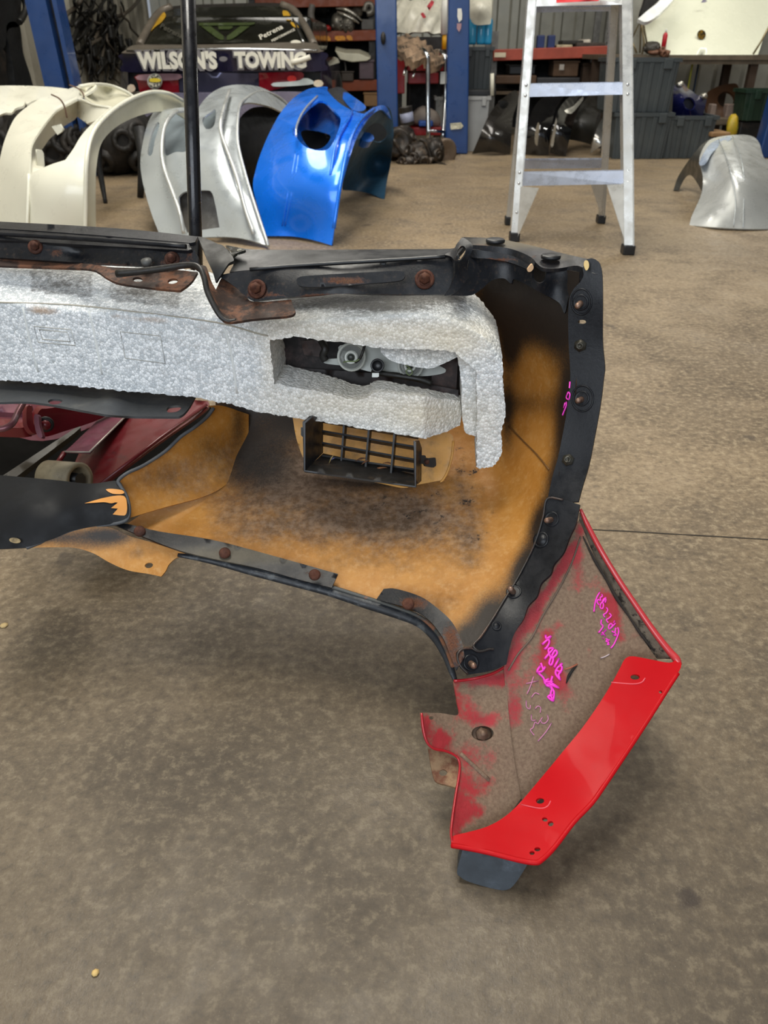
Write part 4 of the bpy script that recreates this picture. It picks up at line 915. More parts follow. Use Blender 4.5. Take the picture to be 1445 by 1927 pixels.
for q in (((131, 160, 4.0), (146, 166, 3.95), (155, 174, 3.8), (158, 182, 3.75)), ((97, 178, 3.6), (112, 186, 3.5), (121, 200, 3.5), (126, 222, 3.5))):
    o = tube('tie_wire', [P(*p) for p in q], .004, M('wire_rust', '5A4030', .7), t, res=6, sm=5)
# ---- second white bumper behind at the far left
t = thing('bumper_cover', P(10, 400, 'f') + Vector((-.3, 0, 0)), 'cream white bumper at the left edge behind the large white one, torn lower edge', 'bumper', 'painted bumpers standing on the floor')
patch('cover', [(-60, 175), (-20, 163), (30, 161), (90, 163), (128, 167, 'c'), (104, 180), (80, 186), (62, 190), (50, 196), (47, 190), (44, 199), (30, 203), (22, 212), (10, 212), (0, 216), (-20, 222), (-40, 300), (-50, 420, 'c'), (-90, 420, 'c'), (-90, 240)],
      [(-60, 175, 4.0), (30, 161, 4.6), (128, 167, 4.7), (62, 190, 4.3), (0, 216, 4.1), (-50, 420, 4.0), (-90, 420, 4.0), (-90, 240, 3.9), (-40, 300, 3.95)], WH, t, step=8, thick=.01)
# ---- silver bumper
t = thing('bumper_cover', P(400, 455, 'f'), 'silver bumper standing on end with a fog lamp opening, behind the black pole', 'bumper', 'painted bumpers standing on the floor')
cs = [(300, 440, 3.45), (350, 448, 3.40), (430, 443, 3.36), (503, 463, 3.26), (285, 402, 3.52), (264, 305, 3.75), (290, 212, 4.2), (372, 205, 4.2), (400, 172, 4.5), (455, 160, 4.6), (522, 182, 5.0), (545, 200, 5.1),
      (452, 198, 4.1), (447, 262, 3.72), (478, 385, 3.42), (312, 240, 3.88), (335, 300, 3.66), (420, 235, 3.82), (400, 330, 3.50)]
patch('cover', [(300, 441, 'c'), (285, 402), (270, 350), (264, 305), (270, 262), (278, 232), (288, 212, 'c'), (312, 206), (345, 202), (372, 205, 'c'), (384, 188), (402, 172), (425, 162), (455, 159), (490, 164), (522, 180), (545, 200, 'c'), (532, 210), (512, 202), (490, 196), (468, 193), (454, 199), (447, 222), (448, 262), (458, 315), (478, 382), (492, 425), (505, 463, 'c'), (490, 458), (462, 450), (430, 446), (395, 446), (350, 448)],
      cs, SILP, t, holes=[[(296, 230), (300, 236), (292, 262), (286, 290), (278, 291), (280, 270), (288, 244)], [(313, 222), (335, 210), (352, 212), (356, 240), (352, 282), (330, 286), (311, 292), (309, 260)], [(381, 224), (395, 212), (406, 206), (404, 232), (396, 242), (386, 241)],
      [(336, 376), (340, 366), (352, 360), (385, 358), (398, 362), (405, 385), (413, 428, 'c'), (385, 432), (352, 438, 'c'), (342, 410)]], step=6, thick=.008)
ol = [(288, 232, 4.0), (281, 262, 3.8), (276, 292, 3.7)]
tube('groove_ridge', [P(x, y, Y - .03) for x, y, Y in ((333, 209, 4.05), (318, 222, 3.9), (308, 245, 3.78), (304, 280, 3.66), (308, 315, 3.60), (322, 355, 3.5), (338, 400, 3.40), (346, 440, 3.38))], .010, SILH, t, sm=5)
tube('groove_ridge', [P(x, y, Y - .03) for x, y, Y in ((432, 170, 4.3), (424, 195, 4.0), (416, 225, 3.78), (416, 250, 3.7), (430, 290, 3.58), (446, 335, 3.47), (462, 395, 3.38), (478, 440, 3.32))], .010, SILH, t, sm=5)
tube('arch_edge', [P(x, y, Y - .02) for x, y, Y in ((545, 200, 5.1), (522, 181, 5.0), (490, 172, 4.75), (462, 186, 4.3), (450, 205, 4.0), (447, 262, 3.72), (458, 315, 3.58), (478, 382, 3.42), (505, 463, 3.24))], .008, SILH, t, sm=5)
patch('fog_lamp_recess', [(330, 372), (350, 356), (400, 356), (418, 432), (384, 438), (345, 444)], [(330, 372, 3.60), (400, 356, 3.60), (418, 432, 3.52), (345, 444, 3.52)], M('recess_grey', '5E5A54', .5, .3, dust='8C8A84', dsc=6), t, step=9)
patch('inner_face', [(300, 215), (345, 204), (372, 206), (400, 180), (440, 170), (440, 230), (408, 246), (380, 246), (360, 290), (300, 300), (276, 296), (284, 240)], [(300, 215, 4.6), (372, 206, 4.7), (440, 170, 4.8), (440, 230, 4.3), (360, 290, 4.1), (276, 296, 4.1)], M('inner_grey', '6F7A80', .5, .3), t, step=10)
patch('far_leg', [(447, 240), (470, 205), (510, 202), (530, 215), (534, 250), (520, 290), (514, 330), (512, 372, 'c'), (476, 372, 'c'), (462, 320)], [(447, 240, 4.3), (510, 202, 4.8), (512, 372, 4.55), (476, 372, 4.55), (462, 320, 4.3)], INK, t, step=9)
tube('far_end', [P(262, 240, 4.6), P(268, 300, 4.5), P(264, 372, 4.5)], [.04, .03, .02], INK, t, sm=3, flat=.5)
# ---- blue bumper
t = thing('bumper_cover', P(590, 450, 'f'), 'glossy bright blue bumper standing on its ends in front of the blue post', 'bumper', 'painted bumpers standing on the floor')
cb_ = [(502, 444, 3.45), (560, 447, 3.42), (624, 462, 'x'), (475, 352, 3.6), (488, 298, 3.75), (506, 252, 3.95), (528, 212, 4.15), (556, 183, 4.4), (582, 167, 4.6), (614, 163, 4.8), (640, 330, 3.38), (664, 270, 3.55), (690, 223, 3.9), (708, 205, 4.2), (725, 199, 4.45), (738, 225, 4.6),
       (565, 330, 3.44), (545, 260, 3.72), (640, 235, 3.78), (598, 180, 4.3), (668, 212, 3.98), (612, 290, 3.52)]
cb_ = [(a, b, 3.30 if c == 'x' else c) for a, b, c in cb_]
patch('cover', [(502, 444, 'c'), (488, 400), (476, 352), (481, 320), (490, 290), (506, 252), (528, 212), (554, 183), (582, 167), (614, 163), (616, 170, 'c'), (622, 178), (640, 195), (664, 208), (688, 214), (700, 204), (720, 198), (733, 208), (739, 228, 'c'), (720, 207), (704, 213), (690, 228), (672, 258), (660, 290), (650, 325), (640, 365), (632, 410), (624, 462, 'c'), (590, 452), (550, 445)],
      cb_, BLP, t, holes=[[(557, 252), (560, 232), (569, 215), (584, 200), (600, 190, 'c'), (612, 192), (626, 206), (640, 221), (640, 232), (635, 250), (626, 270), (614, 282), (596, 283), (576, 277), (563, 265)]], step=6, thick=.008)
patch('recess_cup', [(552, 250), (562, 222), (600, 184), (645, 218), (640, 250), (618, 290), (575, 284)], [(552, 250, 3.72), (600, 184, 4.5), (645, 218, 4.1), (618, 290, 3.62), (600, 225, 4.25), (575, 240, 4.1), (560, 270, 3.75)], M('paint_blue_recess', '0B5CB8', .22, .5, .1, coat=.6), t, step=7, holes=[[(566, 250), (580, 244), (606, 249), (622, 257), (610, 276), (590, 281), (576, 272)]])
patch('lamp_opening', [(558, 245), (625, 245), (625, 290), (560, 285)], [(558, 245, 4.35), (625, 245, 4.35), (590, 290, 4.3)], M('opening_dark', '0C0C0C', .5, dust='6E6A60', dsc=12, da=(.62, .7)), t, step=12)
patch('lamp_rim', [(617, 168, 'c'), (640, 164), (660, 178), (687, 199), (684, 209), (668, 209), (645, 200), (624, 182)], [(617, 168, 4.75), (660, 178, 5.0), (687, 199, 4.5), (668, 209, 4.1), (645, 200, 4.2), (640, 164, 5.0)], BLACK, t, step=7)
patch('far_rim', [(642, 176), (652, 174), (668, 184), (688, 200), (681, 209), (664, 206), (648, 190)], [(642, 176, 4.85), (688, 200, 4.4), (664, 206, 4.1), (652, 174, 4.8)], BLP, t, step=7)
CBS = Surf(cb_)
for q in (((556, 285), (550, 320), (540, 370), (531, 425)), ((561, 288), (557, 320), (547, 370), (536, 425))): tube('character_line', [CBS.pt(x, y, -.003) for x, y in q], .006, BLP, t, sm=5)
tube('character_line', [P(x, y, Y - .01) for x, y, Y in ((597, 181, 4.25), (580, 198, 4.02), (567, 216, 3.85), (558, 238, 3.68), (557, 256, 3.60))], .006, M('edge_bright', 'C9D4E4', .15, .6), t, sm=5)
tube('flange_ridge', [P(x, y, Y - .04) for x, y, Y in ((704, 205, 4.15), (682, 222, 3.84), (664, 250, 3.62), (652, 290, 3.47), (640, 350, 3.36), (628, 430, 3.30))], .010, BLP, t, sm=5)
tube('flange_ridge', [P(x, y, Y - .03) for x, y, Y in ((662, 209, 4.0), (655, 225, 3.83), (640, 250, 3.65), (630, 280, 3.52), (622, 330, 3.42))], .008, BLP, t, sm=5)
# inner faces seen through the arch
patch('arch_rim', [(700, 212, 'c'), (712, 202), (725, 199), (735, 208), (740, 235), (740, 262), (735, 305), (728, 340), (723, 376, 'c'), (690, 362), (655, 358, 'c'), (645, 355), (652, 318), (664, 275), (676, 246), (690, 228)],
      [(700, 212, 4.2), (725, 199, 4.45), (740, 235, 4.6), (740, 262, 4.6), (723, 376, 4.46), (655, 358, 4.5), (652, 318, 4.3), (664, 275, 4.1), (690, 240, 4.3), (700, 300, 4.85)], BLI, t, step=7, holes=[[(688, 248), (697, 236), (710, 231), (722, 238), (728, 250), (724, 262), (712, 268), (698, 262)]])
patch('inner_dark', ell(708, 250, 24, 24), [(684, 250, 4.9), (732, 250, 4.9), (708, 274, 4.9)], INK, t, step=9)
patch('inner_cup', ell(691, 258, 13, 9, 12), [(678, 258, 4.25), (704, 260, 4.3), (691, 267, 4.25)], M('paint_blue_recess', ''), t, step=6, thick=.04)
patch('rear_lip', [(446, 462, 'c'), (452, 452), (470, 446), (486, 449, 'c'), (470, 458)], [(446, 462, 3.5), (470, 446, 3.55), (470, 458, 3.5)], BLP, t, step=8)
# ---- silver bumper at the right
t = thing('bumper_cover', P(1370, 430, 'f'), 'silver bumper lying on the floor at the right edge, arch side towards the ladder', 'bumper', 'painted bumpers standing on the floor')
patch('cover', [(1297, 424, 'c'), (1301, 408), (1310, 388), (1318, 370), (1322, 352), (1322, 330), (1316, 306), (1318, 290), (1330, 268), (1346, 259), (1378, 254), (1411, 255), (1428, 268), (1440, 300), (1470, 300), (1480, 430, 'c'), (1445, 431), (1380, 430)],
      [(1297, 424, 3.75), (1318, 370, 3.95), (1322, 330, 4.05), (1318, 290, 4.3), (1346, 259, 4.6), (1411, 255, 4.75), (1440, 300, 4.3), (1480, 430, 3.68), (1380, 430, 3.62), (1380, 330, 3.85), (1365, 290, 4.15), (1420, 340, 3.85), (1340, 400, 3.72), (1345, 330, 4.0)], SILH, t, step=7, thick=.008)
patch('arch_inner', [(1267, 358, 'c'), (1272, 342), (1280, 325), (1303, 292), (1326, 267), (1346, 258), (1330, 272), (1318, 292), (1316, 306), (1322, 330), (1321, 362, 'c'), (1312, 345), (1300, 330), (1288, 335), (1276, 358, 'c')],
      [(1267, 358, 4.75), (1280, 325, 4.85), (1326, 267, 4.8), (1346, 258, 4.7), (1318, 292, 4.4), (1321, 362, 4.1), (1300, 330, 4.6), (1276, 358, 4.72)], M('inner_grey2', '45443F', .4, .4, .1), t, step=6)
patch('lamp_step', [(1315, 306, 'c'), (1322, 292), (1335, 272), (1350, 263), (1372, 256), (1375, 262), (1352, 276), (1338, 290), (1328, 306), (1318, 312)], [(1315, 306, 4.15), (1335, 272, 4.4), (1372, 256, 4.6), (1352, 276, 4.35), (1328, 306, 4.05)], M('lamp_step', 'AFBED6', .25, .4), t, step=6)
tube('crease', [P(x, y, Y - .03) for x, y, Y in ((1352, 262, 4.5), (1364, 290, 4.14), (1376, 330, 3.84), (1384, 380, 3.68), (1380, 428, 3.61))], .003, SILP, t, sm=4)
tube('crease', [P(x, y, Y - .03) for x, y, Y in ((1378, 256, 4.6), (1392, 290, 4.14), (1400, 340, 3.84), (1398, 428, 3.61))], .0025, SILP, t, sm=4)
# ================================================================== the dismantled black bumper in front
def shell_mat():
    k = NT('shell_inside'); r, g, b = k.attr()[:3]
    n1 = k.noise(14, 8, .7); n2 = k.noise(90, 5, .7, off=3); n3 = k.noise(420, 3, .6, off=8); n4 = k.noise(30, 8, .8, off=12)
    base = k.mix(k.ramp(n1, .3, .7), lin('A86F28'), lin('BE8640'))
    base = k.mix(k.ramp(n2, .45, .8, 0, .35), base, lin('D9B47C'))
    jig = k.math('ADD', r, k.math('MULTIPLY', k.math('SUBTRACT', n3, .5), .35))
    jig = k.math('ADD', jig, k.math('MULTIPLY', k.math('SUBTRACT', n1, .5), .25))
    dj = k.math('ADD', g, k.math('MULTIPLY', k.math('SUBTRACT', n4, .5), 1.1))
    c = k.mix(k.ramp(dj, .15, .95, 0, .9), base, k.mix(k.ramp(n2, .35, .65), lin('4C4036'), lin('7A695B')))
    c = k.mix(k.ramp(jig, .10, .85, 0, .98), c, lin('1B1918'))
    mj = k.math('MULTIPLY', k.ramp(n4, .58, .64), k.ramp(b, .10, .5)); c = k.mix(mj, c, lin('2A2420'))
    c = k.mix(k.ramp(k.noise(200, 4, .7, off=20), .72, .78, 0, .6), c, lin('A9A092'))
    k.l(c, k.b.inputs['Base Color']); k.l(k.ramp(dj, .2, .7, .5, .85), k.b.inputs['Roughness'])
    k.b.inputs['Specular IOR Level'].default_value = .35
    k.bump(k.math('ADD', n2, k.math('MULTIPLY', n4, k.math('MULTIPLY', g, 2.0))), .22, .002); return k.m
def foam_mat():
    k = NT('foam_beads'); r, g, b = k.attr()[:3]
    v = k.n('TexVoronoi'); v.inputs['Scale'].default_value = 230; v.inputs['Randomness'].default_value = 1; k.l(k.co, v.inputs['Vector'])
    v2 = k.n('TexVoronoi'); v2.feature = 'DISTANCE_TO_EDGE'; v2.inputs['Scale'].default_value = 230; k.l(k.co, v2.inputs['Vector'])
    q = k.n('SeparateColor'); k.l(v.outputs['Color'], q.inputs[0])
    n1 = k.noise(22, 7, .7); n2 = k.noise(120, 6, .8, off=4)
    c = k.mix(k.ramp(q.outputs[0], 0, 1), lin('C3C8CB'), lin('F4F6F7'))
    c = k.mix(k.ramp(v2.outputs['Distance'], .0, .09, .65, 0), c, lin('8F908C'))
    c = k.mix(k.math('MULTIPLY', g, .62), c, lin('DCCAA4'))                                      # warm light tinted into the foam colour
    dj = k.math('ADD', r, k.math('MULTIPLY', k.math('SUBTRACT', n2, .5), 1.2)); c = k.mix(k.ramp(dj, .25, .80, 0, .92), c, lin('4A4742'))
    rj = k.math('ADD', b, k.math('MULTIPLY', k.math('SUBTRACT', n1, .5), 1.0)); c = k.mix(k.ramp(rj, .35, .9, 0, .7), c, lin('A87A3E'))
    c = k.mix(k.ramp(n2, .70, .78, 0, .6), c, lin('3E3630'))
    k.l(c, k.b.inputs['Base Color']); k.b.inputs['Roughness'].default_value = .6
    k.b.inputs['Subsurface Weight'].default_value = .0
    k.bump(k.math('SUBTRACT', 0.0, v.outputs['Distance']), .6, .0022); return k.m
def redweb_mat():
    k = NT('grimy_red'); r, g, b = k.attr()[:3]
    n1 = k.noise(35, 8, .75); n2 = k.noise(240, 5, .75, off=3); n3 = k.noise(700, 2, .7, off=6)
    dirt = k.mix(k.ramp(n2, .3, .7), lin('675746'), lin('86745F')); dirt = k.mix(k.ramp(n3, .64, .78, 0, .4), dirt, lin('4A3E36'))
    red = k.mix(k.ramp(n1, .3, .7), lin('8A1420'), lin('A82630'))
    jig = k.math('ADD', r, k.math('MULTIPLY', k.math('SUBTRACT', n1, .5), 1.5)); jig = k.math('ADD', jig, k.math('MULTIPLY', k.math('SUBTRACT', n2, .5), .35))
    c = k.mix(k.ramp(jig, .30, .75, .05, .92), dirt, red)
    c = k.mix(k.ramp(g, .3, .8, 0, .85), c, lin('3C352F'))
    k.l(c, k.b.inputs['Base Color']); k.l(k.ramp(jig, .35, .65, .85, .45), k.b.inputs['Roughness'])
    k.bump(k.math('ADD', n2, k.math('MULTIPLY', n3, .6)), .35, .0015); return k.m
def blackmetal(name, base='0F1115', dustc='57493C', amt=(.5, .8), rustc='42281B'):
    k = NT(name); r, g, b = k.attr()[:3]
    n1 = k.noise(18, 8, .75); n2 = k.noise(160, 6, .75, off=4); n3 = k.noise(600, 3, .7, off=7)
    c = k.mix(k.ramp(n1, .3, .7), lin(base), lin('1B1C20'))
    c = k.mix(k.ramp(n2, *amt, 0, .5), c, lin(dustc))
    rj = k.math('ADD', r, k.math('MULTIPLY', k.math('SUBTRACT', n2, .5), .9)); rf = k.ramp(rj, .35, .7)
    c = k.mix(rf, c, k.mix(k.ramp(n3, .3, .7), lin(rustc), lin('6B432F')))
    dj = k.math('ADD', g, k.math('MULTIPLY', k.math('SUBTRACT', n1, .5), .5)); c = k.mix(k.ramp(dj, .3, .8, 0, .85), c, lin('6E6656'))
    k.l(c, k.b.inputs['Base Color']); k.l(k.math('MAXIMUM', k.ramp(n1, .3, .7, .28, .48), k.math('MULTIPLY', k.math('MAXIMUM', rf, g), .85)), k.b.inputs['Roughness'])
    k.b.inputs['Specular IOR Level'].default_value = .32
    k.bump(k.math('ADD', n2, k.math('MULTIPLY', rf, n3)), .25, .0015); return k.m
SHELL = shell_mat(); FOAM = foam_mat(); RWEB = redweb_mat(); BM = blackmetal('black_steel'); BMG = blackmetal('black_strip', '0B0D12', '2A2927', (.6, .95))
RUST = M('rust', '472619', .8, .2, .4, 60, bump=.5, bscale=300, dust='6B412C', dsc=50)
RUSTB = M('rusty_bracket', '2E1F18', .75, .2, .35, 18, bump=.3, bscale=200, dust='6B4631', dsc=25, da=(.45, .6))
STUDM = M('stud', '8A7060', .45, .6, .3, 120, bump=.3, bscale=500, dust='5E3524', dsc=120)
GREYR = M('grey_rubber', '4B4D50', .6, 0, .15, 25, bump=.1, dust='77756E', dsc=30, da=(.55, .85))
bump_ = thing('bumper_cover', P(560, 1250, 'f'), 'dismantled black bumper in the foreground, orange inside, with white foam and a red end piece', 'bumper')
Bp = bump_
Z3 = lambda n: (lambda x, y: np.c_[np.zeros((len(x), 3)), np.ones(len(x))])
zero = blobs([[], [], []])
# ---- inner shell
sc = [(405, 700, 1.04), (480, 740, 1.04), (600, 740, 1.04), (740, 760, 1.03), (405, 800, 1.03), (330, 915, .93), (240, 985, .84), (480, 830, 1.0), (430, 930, .91), (380, 1045, .79), (600, 850, .985), (580, 960, .87), (560, 1085, .765),
      (740, 870, .965), (730, 980, .855), (720, 1130, .735), (860, 880, .94), (850, 1000, .82), (800, 1165, .70), (860, 1230, .645), (940, 620, 1.0), (960, 570, .97), (955, 700, 1.0), (955, 800, .97), (925, 890, .925),
      (1000, 600, .945), (1040, 700, .905), (1030, 850, .86), (980, 950, .84), (910, 1000, .815), (900, 1130, .71), (1078, 640, .872), (1072, 740, .855), (1045, 890, .81), (1005, 1030, .76), (925, 1170, .675), (1080, 540, .885), (860, 760, 1.02), (1000, 520, .94)]
shm = blobs([[(1085, 530, 26, 45, 1.0), (955, 560, 75, 80, 1.0, 20), (1010, 540, 100, 70, 1.0), (1050, 610, 40, 75, .95), (1000, 620, 40, 40, .6), (960, 650, 22, 55, .9), (955, 780, 14, 80, .75), (1050, 900, 26, 60, .9, 8), (1020, 985, 26, 55, 1.0, 15), (985, 1070, 26, 60, 1.0, 25), (925, 1165, 45, 60, 1.0, 25), (880, 1200, 30, 30, .9), (1072, 740, 26, 110, .9), (1062, 820, 22, 60, .8),
              (455, 830, 60, 90, .9), (520, 860, 50, 50, .5), (560, 800, 90, 50, .8), (700, 905, 130, 22, .75), (350, 990, 60, 20, .3), (480, 900, 60, 40, .4), (700, 760, 400, 30, .8)],  # dark left end of the tray: dirt and shade painted together
             [(560, 900, 140, 85, 1.0), (640, 980, 170, 55, .8), (780, 970, 120, 70, .85), (700, 1060, 200, 30, .35), (880, 1020, 35, 60, .7), (420, 960, 60, 50, .3), (480, 1000, 80, 30, .5), (870, 900, 30, 60, .5), (820, 1130, 60, 40, .5), (1000, 520, 90, 60, .5)],
             [(880, 860, 26, 120, .9, 10), (820, 960, 90, 40, .7), (720, 950, 90, 30, .5), (900, 1010, 30, 60, .6)]])
patch('inner_shell', [(240, 985, 'c'), (300, 945), (360, 895), (398, 850), (405, 790), (405, 700, 'c'), (560, 700), (740, 700), (860, 690, 'c'), (880, 560, 'c'), (900, 535), (950, 508), (1020, 502), (1090, 512, 'c'), (1088, 560), (1084, 640), (1085, 700), (1080, 760), (1066, 830), (1052, 890), (1036, 960), (1012, 1030), (980, 1090), (932, 1170), (910, 1205), (868, 1232, 'c'), (855, 1215), (840, 1190), (818, 1165), (788, 1150), (720, 1133), (620, 1105), (560, 1090), (480, 1070), (350, 1043), (285, 1015)],
      sc, SHELL, Bp, step=11, thick=.004, mask=shm)
tube('scored_line', [Surf(sc).pt(x, y, .0008) for x, y in ((958, 802), (985, 830), (1010, 855), (1034, 884))], .0012, M('score', '6E4A1E', .7), Bp, sm=3)
# ---- divider wall of the centre opening
dvm = blobs([[(450, 800, 20, 60, .6), (395, 840, 50, 40, .45), (300, 900, 60, 40, .3)], [(330, 900, 120, 60, .55), (430, 850, 40, 60, .4)], []])
patch('opening_wall', [(392, 764, 'c'), (420, 764), (468, 780, 'c'), (466, 830), (450, 880), (425, 912), (385, 934), (320, 952), (245, 974, 'c'), (241, 950), (236, 930), (226, 914), (222, 904, 'c'), (240, 890), (270, 876), (310, 850), (340, 822), (365, 806), (385, 788), (402, 770)],
      [(400, 768, .975), (468, 785, 1.02), (222, 904, .845), (245, 974, .822), (425, 912, .93), (320, 952, .865), (310, 850, .90), (450, 860, .985), (330, 900, .90)], SHELL, Bp, step=9, mask=dvm, thick=.003)
tube('opening_edge', [P(*q) for q in ((402, 768, .968), (388, 786, .955), (365, 805, .93), (340, 822, .915), (310, 850, .895), (270, 876, .87), (240, 890, .852), (223, 904, .842), (226, 914, .838), (237, 932, .83), (243, 956, .818), (240, 976, .808), (224, 984, .804), (190, 989, .802), (140, 998, .80), (100, 1012, .79), (70, 1023, .78), (50, 1031, .775))], .0030, GREYR, Bp, res=6, sm=5)
# ---- outer lower skin
lsk = Surf([(-25, 893, .875), (0, 895, .873), (100, 903, .862), (222, 904, .845), (240, 960, .812), (230, 985, .803), (140, 998, .798), (50, 1032, .773), (-25, 1034, .775), (60, 960, .805), (160, 950, .81)])
patch('outer_skin', [(-30, 892, 'c'), (0, 894), (100, 903), (170, 910), (222, 905), (233, 925), (242, 955), (238, 977), (222, 985), (190, 989), (140, 998), (100, 1013), (50, 1031, 'c'), (0, 1033), (-30, 1033, 'c')], lsk, M('outer_black', '101114', .6, 0, .15, 10, spec=.25, bump=.05, dust='2C2F34', dsc=8, da=(.5, .9)), Bp, step=9, thick=.003)
SCR = M('scraped_orange', 'D08C3C', .6, 0, .06, 20)
for q in ([(159, 947, 'c'), (199, 936), (232, 933), (239, 950), (237, 968), (228, 970), (212, 968, 'c'), (222, 957, 'c'), (209, 956, 'c'), (223, 944), (210, 947), (196, 945), (178, 946)], [(199, 921), (214, 920), (231, 923), (232, 929), (212, 929)]):
    s2 = Surf([(a_, b_, 0) for a_, b_ in ()] or [(x, y, 1) for x, y in ((0, 0), (1, 0), (0, 1))]); s2.invz = lambda x, y: lsk.invz(x, y) * 1.0012
    patch('scraped_patch', q, s2, SCR, Bp, step=7, thick=.0002)
patch('slot_hole', ell(28, 1017, 11, 5, 8), [(17, 1017, .775), (39, 1017, .775), (28, 1023, .772)], M('hole_rim', '8F7C58', .6, dust='0B0B0B', dsc=60), Bp, step=6, thick=.001)
# ---- flap below the skin
flm = blobs([[(110, 1012, 60, 14, .7), (200, 1008, 70, 22, .85), (150, 1030, 60, 8, .3)], [(260, 1040, 50, 20, .5)], []])  # dark upper edge is shading painted into the mask
patch('lower_flap', [(52, 1031, 'c'), (100, 1014), (140, 999), (185, 990), (215, 995), (245, 1009), (290, 1022), (352, 1043, 'c'), (332, 1050), (318, 1062), (312, 1074), (303, 1085, 'c'), (280, 1080), (240, 1073), (205, 1058), (175, 1041), (140, 1031), (100, 1030)],
      [(52, 1031, .775), (185, 990, .80), (352, 1043, .785), (303, 1085, .765), (240, 1073, .772), (140, 1031, .785), (245, 1030, .79)], SHELL, Bp, holes=[ell(280, 1064, 8, 5, -10)], step=8, mask=flm, thick=.003)
# ---- lower lip: flange strips with rivets and the rolled rubber edge
lpm = blobs([[(300, 1020, 60, 10, .3), (820, 1150, 40, 30, .5), (858, 1220, 20, 40, .4)], [(480, 1060, 120, 12, .6)], []])
patch('retaining_strip', [(212, 986, 'c'), (240, 986), (300, 1000), (400, 1016), (500, 1042), (636, 1080, 'c'), (624, 1106, 'c'), (560, 1090), (480, 1068), (352, 1040), (275, 1012)], [(212, 986, 0.81), (300, 1000, 0.805), (400, 1016, 0.795), (636, 1080, 0.758), (624, 1106, 0.74), (480, 1068, 0.765), (352, 1040, 0.775), (275, 1012, 0.79)], BM, Bp, step=9, mask=blobs([[(260, 1000, 40, 12, .5), (423, 1041, 40, 12, .4), (592, 1082, 40, 12, .5)], [(450, 1045, 220, 30, .65)], []]), thick=.002)
patch('retaining_strip', [(722, 1108, 'c'), (745, 1108), (790, 1122), (820, 1142), (850, 1170), (868, 1205), (874, 1236, 'c'), (858, 1262, 'c'), (846, 1230), (832, 1198), (805, 1165), (770, 1145), (708, 1128, 'c')], [(722, 1108, 0.735), (790, 1122, 0.715), (850, 1170, 0.675), (874, 1236, 0.63), (858, 1262, 0.62), (832, 1198, 0.655), (770, 1145, 0.705), (708, 1128, 0.725)], BM, Bp, step=8, mask=blobs([[(780, 1135, 40, 18, .7), (850, 1200, 25, 40, .7), (862, 1240, 20, 20, .6)], [(800, 1150, 60, 30, .3)], []]), thick=.002)
for x, y, Y in ((263, 1000, .797), (423, 1041, .775), (592, 1082, .745), (768, 1137, .702)):
    c = P(x, y, Y); MB().lathe(c, (Vector(CAM) - c).normalized() + Vector((0, 0, .5)), [(.0085, 0), (.0085, .0015), (.006, .003), (.001, .0035)], 14).build('rivet', RUST, Bp)
lip = [(335, 1044, .785), (400, 1054, .782), (480, 1075, .77), (560, 1096, .757), (620, 1112, .747), (690, 1134, .735), (740, 1150, .722), (790, 1170, .705), (822, 1200, .682), (840, 1235, .658), (850, 1262, .64), (857, 1282, .63)]
tube('rubber_lip', [P(*q) for q in lip], [.004, .008, .0095, .0095, .0095, .011, .011, .010, .009, .006, .005, .003], M('lip_rubber', '25282D', .5, 0, .3, 40, bump=.2, dust='5B5E60', dsc=40, da=(.5, .7)), Bp, res=10, sm=5, flat=.7)
tube('lip_bead', [P(x + 2, y - 8, Y + .0) for x, y, Y in lip[1:-1]], .0030, M('lip_bead', '4A4A46', .6, dust='8A5B40', dsc=14, da=(.5, .6)), Bp, res=6, sm=5)
# ---- side strip with studs
ss = Surf([(1105, 500, .875), (1130, 560, .858), (1078, 560, .872), (1134, 640, .85), (1072, 660, .862), (1136, 705, .838), (1072, 740, .848), (1105, 760, .832), (1056, 860, .815), (1105, 880, .795), (1036, 940, .785), (1090, 950, .765), (1005, 1030, .755), (1052, 1050, .725), (975, 1090, .725), (1010, 1110, .70), (925, 1170, .675), (968, 1200, .66), (862, 1230, .637), (950, 1252, .636), (885, 1268, .625)])
smk = blobs([[(1085, 520, 12, 14, .5), (870, 1215, 16, 12, .6), (905, 1190, 10, 30, .5, 30), (960, 1100, 6, 60, .5, 28)], [(1120, 530, 18, 30, .35), (1110, 1010, 10, 10, .0)], []])
patch('side_strip', [(1096, 505, 'c'), (1103, 489), (1118, 487), (1130, 500), (1134, 540), (1134, 640), (1138, 690), (1136, 710), (1130, 760), (1120, 815), (1108, 875), (1096, 915), (1088, 944, 'c'), (1060, 945), (1030, 940, 'c'), (1040, 895), (1050, 860), (1062, 800), (1068, 760), (1073, 710), (1070, 650), (1069, 590), (1072, 560), (1080, 543), (1092, 530), (1098, 518)], ss, BMG, Bp, holes=[ell(1093, 566, 9, 11), ell(1095, 606, 8, 4), ell(1095, 748, 9, 10)], step=9, mask=smk, thick=.003)
lo = Surf([(1030, 938, .783), (1090, 952, .762), (1005, 1030, .752), (1052, 1050, .722), (975, 1090, .722), (1010, 1110, .697), (925, 1170, .672), (968, 1200, .657), (862, 1230, .634), (950, 1252, .633), (885, 1268, .622)])
patch('side_strip', [(1029, 938, 'c'), (1060, 940), (1091, 950, 'c'), (1084, 985), (1072, 1010), (1060, 1040), (1042, 1062), (1036, 1080), (1018, 1098), (1010, 1122), (994, 1140), (985, 1165), (970, 1188), (960, 1215), (953, 1250, 'c'), (925, 1262), (880, 1270, 'c'), (864, 1252), (858, 1232), (866, 1222), (890, 1216), (903, 1200), (925, 1168), (950, 1128), (975, 1088), (1005, 1028), (1022, 975)], lo, BMG, Bp, holes=[ell(1038, 974, 8, 10, 20), ell(968, 1110, 8, 11, 10), ell(885, 1244, 8, 11)], step=9, mask=smk, thick=.003)
